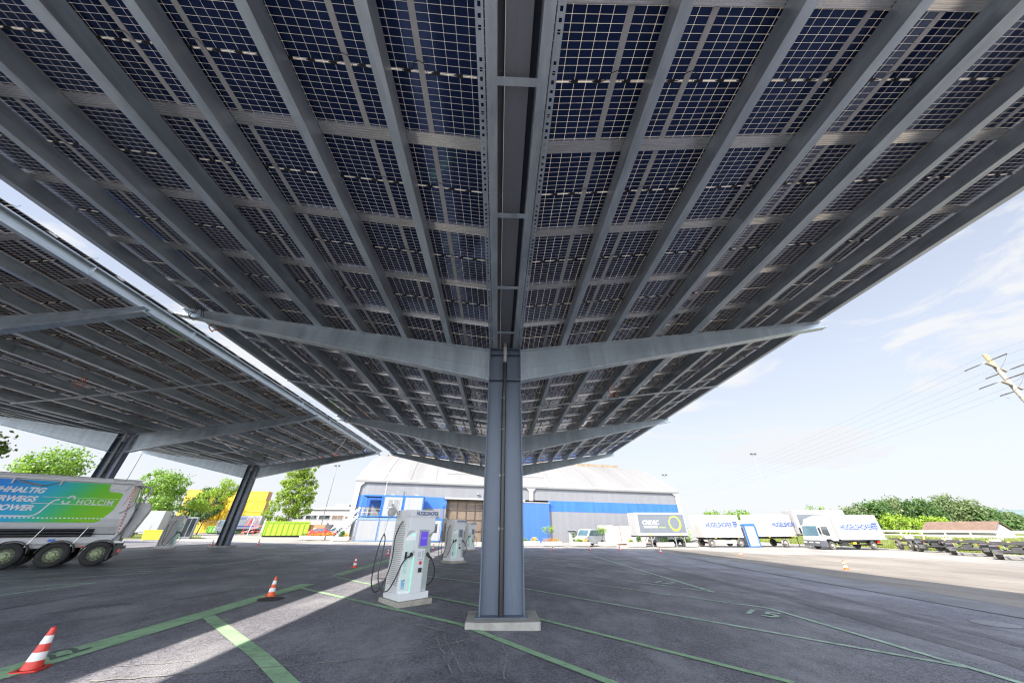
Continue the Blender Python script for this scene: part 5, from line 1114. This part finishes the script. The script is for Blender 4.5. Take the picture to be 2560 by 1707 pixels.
# ================================================================== RIGHT BACKGROUND
t = thing('guard_rail', 'white double guard rail running along the top of the grass bank', 'guard rail', (0,0,0)); A0, A1 = Vector((64.5, 92, .15)), Vector((71, 22, .25))
def rp(k): p = A0.lerp(A1, k); return p
railm = mat('rail_white', (.52,.52,.50), .5, .1, .08, 2)
for z, h in ((1.05,.28),(.62,.12)):
    b = MB(); b.sweep([(-.04,0),(.04,0),(.04,h),(-.04,h)], A0+Vector((0,0,z)), A1+Vector((0,0,z))); b.build('rail', railm, t)
b = MB()
b.sweep([(-.05,0),(.05,0),(.05,.22),(-.05,.22)], A0+Vector((0,0,-.1)), A1+Vector((0,0,-.1))); b.build('kerb', mat('kerb_pale', (.38,.37,.34), .8), t)
for k in range(26):
    p = rp(k/25); b = MB(); b.box(p.x-.06,p.y-.06,p.z-.3,p.x+.06,p.y+.06,p.z+1.3); b.build('post', railm, t)
random.seed(2); sign0 = None
for i, (u, v, y, lab) in enumerate(((2275,1343,46,'small white marker sign on a thin post behind the first empty chassis'), (2370,1348,42,'small white marker sign on a thin post behind the middle empty chassis'), (2492,1352,36,'white marker sign with a red dot on a thick post behind the right hand chassis'))):
    p = AY(u, v, y); t = thing('marker_sign', lab, 'sign', (p.x, p.y, gz(p.x,p.y)), R(-40), 'marker signs on the bank'); z = p.z-gz(p.x,p.y); b = MB(); b.tube([(.2,.05,0),(.2,.05,z+.5)], .04, 6); b.build('post', alu, t); b = MB(); b.box(-.45,0,z-.13,.3,.03,z+.13); b.build('plate', conew, t)
t = thing('barn', 'barn with weathered red tiled roof behind the guard rail', 'barn', (AY(2303,1318,66).x, 66, -.2), R(-74)); t.scale = (.50,.7,.6); b = MB(); b.box(0,0,0,17,9,2.4); wl_ = b.build('wall', mat('barn_wall', (.3,.29,.28), .8, 0, .1, 1), t)
b = MB(); b.prism([(-.6,2.3),(4.5,4.9),(9.6,2.3),(9.6,2.45),(4.5,5.1),(-.6,2.45)], -.5, 17.5, 'x'); b.build('roof', mat('barn_tiles', (.125,.082,.062), .85, 0, .2, 1.5, .3, 8, dirt=(.17,.125,.10), dscale=.6), t); b = MB(); b.prism([(0,2.4),(9,2.4),(4.5,4.7)], 16.8, 17.0, 'x'); b.build('gable', mat('gable_grey', (.36,.36,.37), .8), t)
# power pole and its cables
pole_xy = Vector((57.2, 30.0)); pz = gz(57.2, 30)
pp = thing('power_pole', 'wooden power pole with two crossarms leaning into the right picture edge', 'power pole', (pole_xy.x, pole_xy.y, pz))
wm = mat('pole_wood', (.24,.22,.19), .85, 0, .15, 3, stretch=(3,3,.3)); b = MB(); b.tube([(0,0,-.2),(0,0,18.4)], [.24,.19], 12); b.build('pole', wm, pp); b = MB(); b.tube([(0,0,18.4),(0,0,20.1)], [.2,.19], 12); b.build('pole_top', mat('pole_yellow', (.33,.24,.12), .7), pp)
ca = Vector((math.cos(R(20)), math.sin(R(20)), 0)); isol = mat('insulator', (.09,.075,.065), .4); ends = []
for z in (18.45, 16.2):
    b = MB(); b.sweep([(-.1,-.1),(.1,-.1),(.1,.1),(-.1,.1)], ca*-3.0+Vector((0,0,z)), ca*3.0+Vector((0,0,z))); b.build('crossarm', wm, pp)
    for s in (-3.0, 0.25, 3.0): ends.append(Vector((pole_xy.x, pole_xy.y, pz+z))+ca*s)
ends.append(Vector((pole_xy.x, pole_xy.y, pz+20.0)))
far = Vector((80, 150, 14.5)); dirw = (far-Vector((pole_xy.x, pole_xy.y, 17)));
for z in (18.45, 16.2):
    for s in (-2.9, 2.9):
        q = ca*s+Vector((0,0,z)); d = dirw.normalized()
        for sg in (-1, 1):
            b = MB(); b.tube([q+d*.35*sg, q+d*.7*sg, q+d*2.1*sg], [.02,.055,.055], 8); b.build('insulator', isol, pp)
        b = MB(); b.tube([q-d*2.1]+[q-d*2.1*(1-2*k/9)+Vector((0,0,-1.3*math.sin(math.pi*k/9))) for k in range(1, 9)]+[q+d*2.1], .02, 4, caps=False); b.build('jumper', midgrey, pp)
wmat = mat('cable_metal', (.10,.10,.11), .5); nms = ['upper left', 'upper middle', 'upper right', 'lower left', 'lower middle', 'lower right', 'topmost']
for i, e in enumerate(ends):
    off = e-Vector((pole_xy.x, pole_xy.y, pz+17)); fr = far+Vector((off.x*1.0, off.y, off.z*1.0)); b = MB(); n = 26
    P = [e.lerp(fr, k/n)+Vector((0,0,-1.6*4*(k/n)*(1-k/n))) for k in range(n+1)]; b.tube(P, .007, 4, caps=False)
    bk_ = e-(fr-e)*.6; b.tube([e.lerp(bk_, k/10)+Vector((0,0,-1.2*4*(k/10)*(1-k/10))) for k in range(11)], .007, 4, caps=False)
    tag(b.build('power_cable', wmat, fix=False), f'thin power cable, {nms[i]} strand at the crossarms of the wooden pole', 'cable', 'power cables crossing the sky on the right')
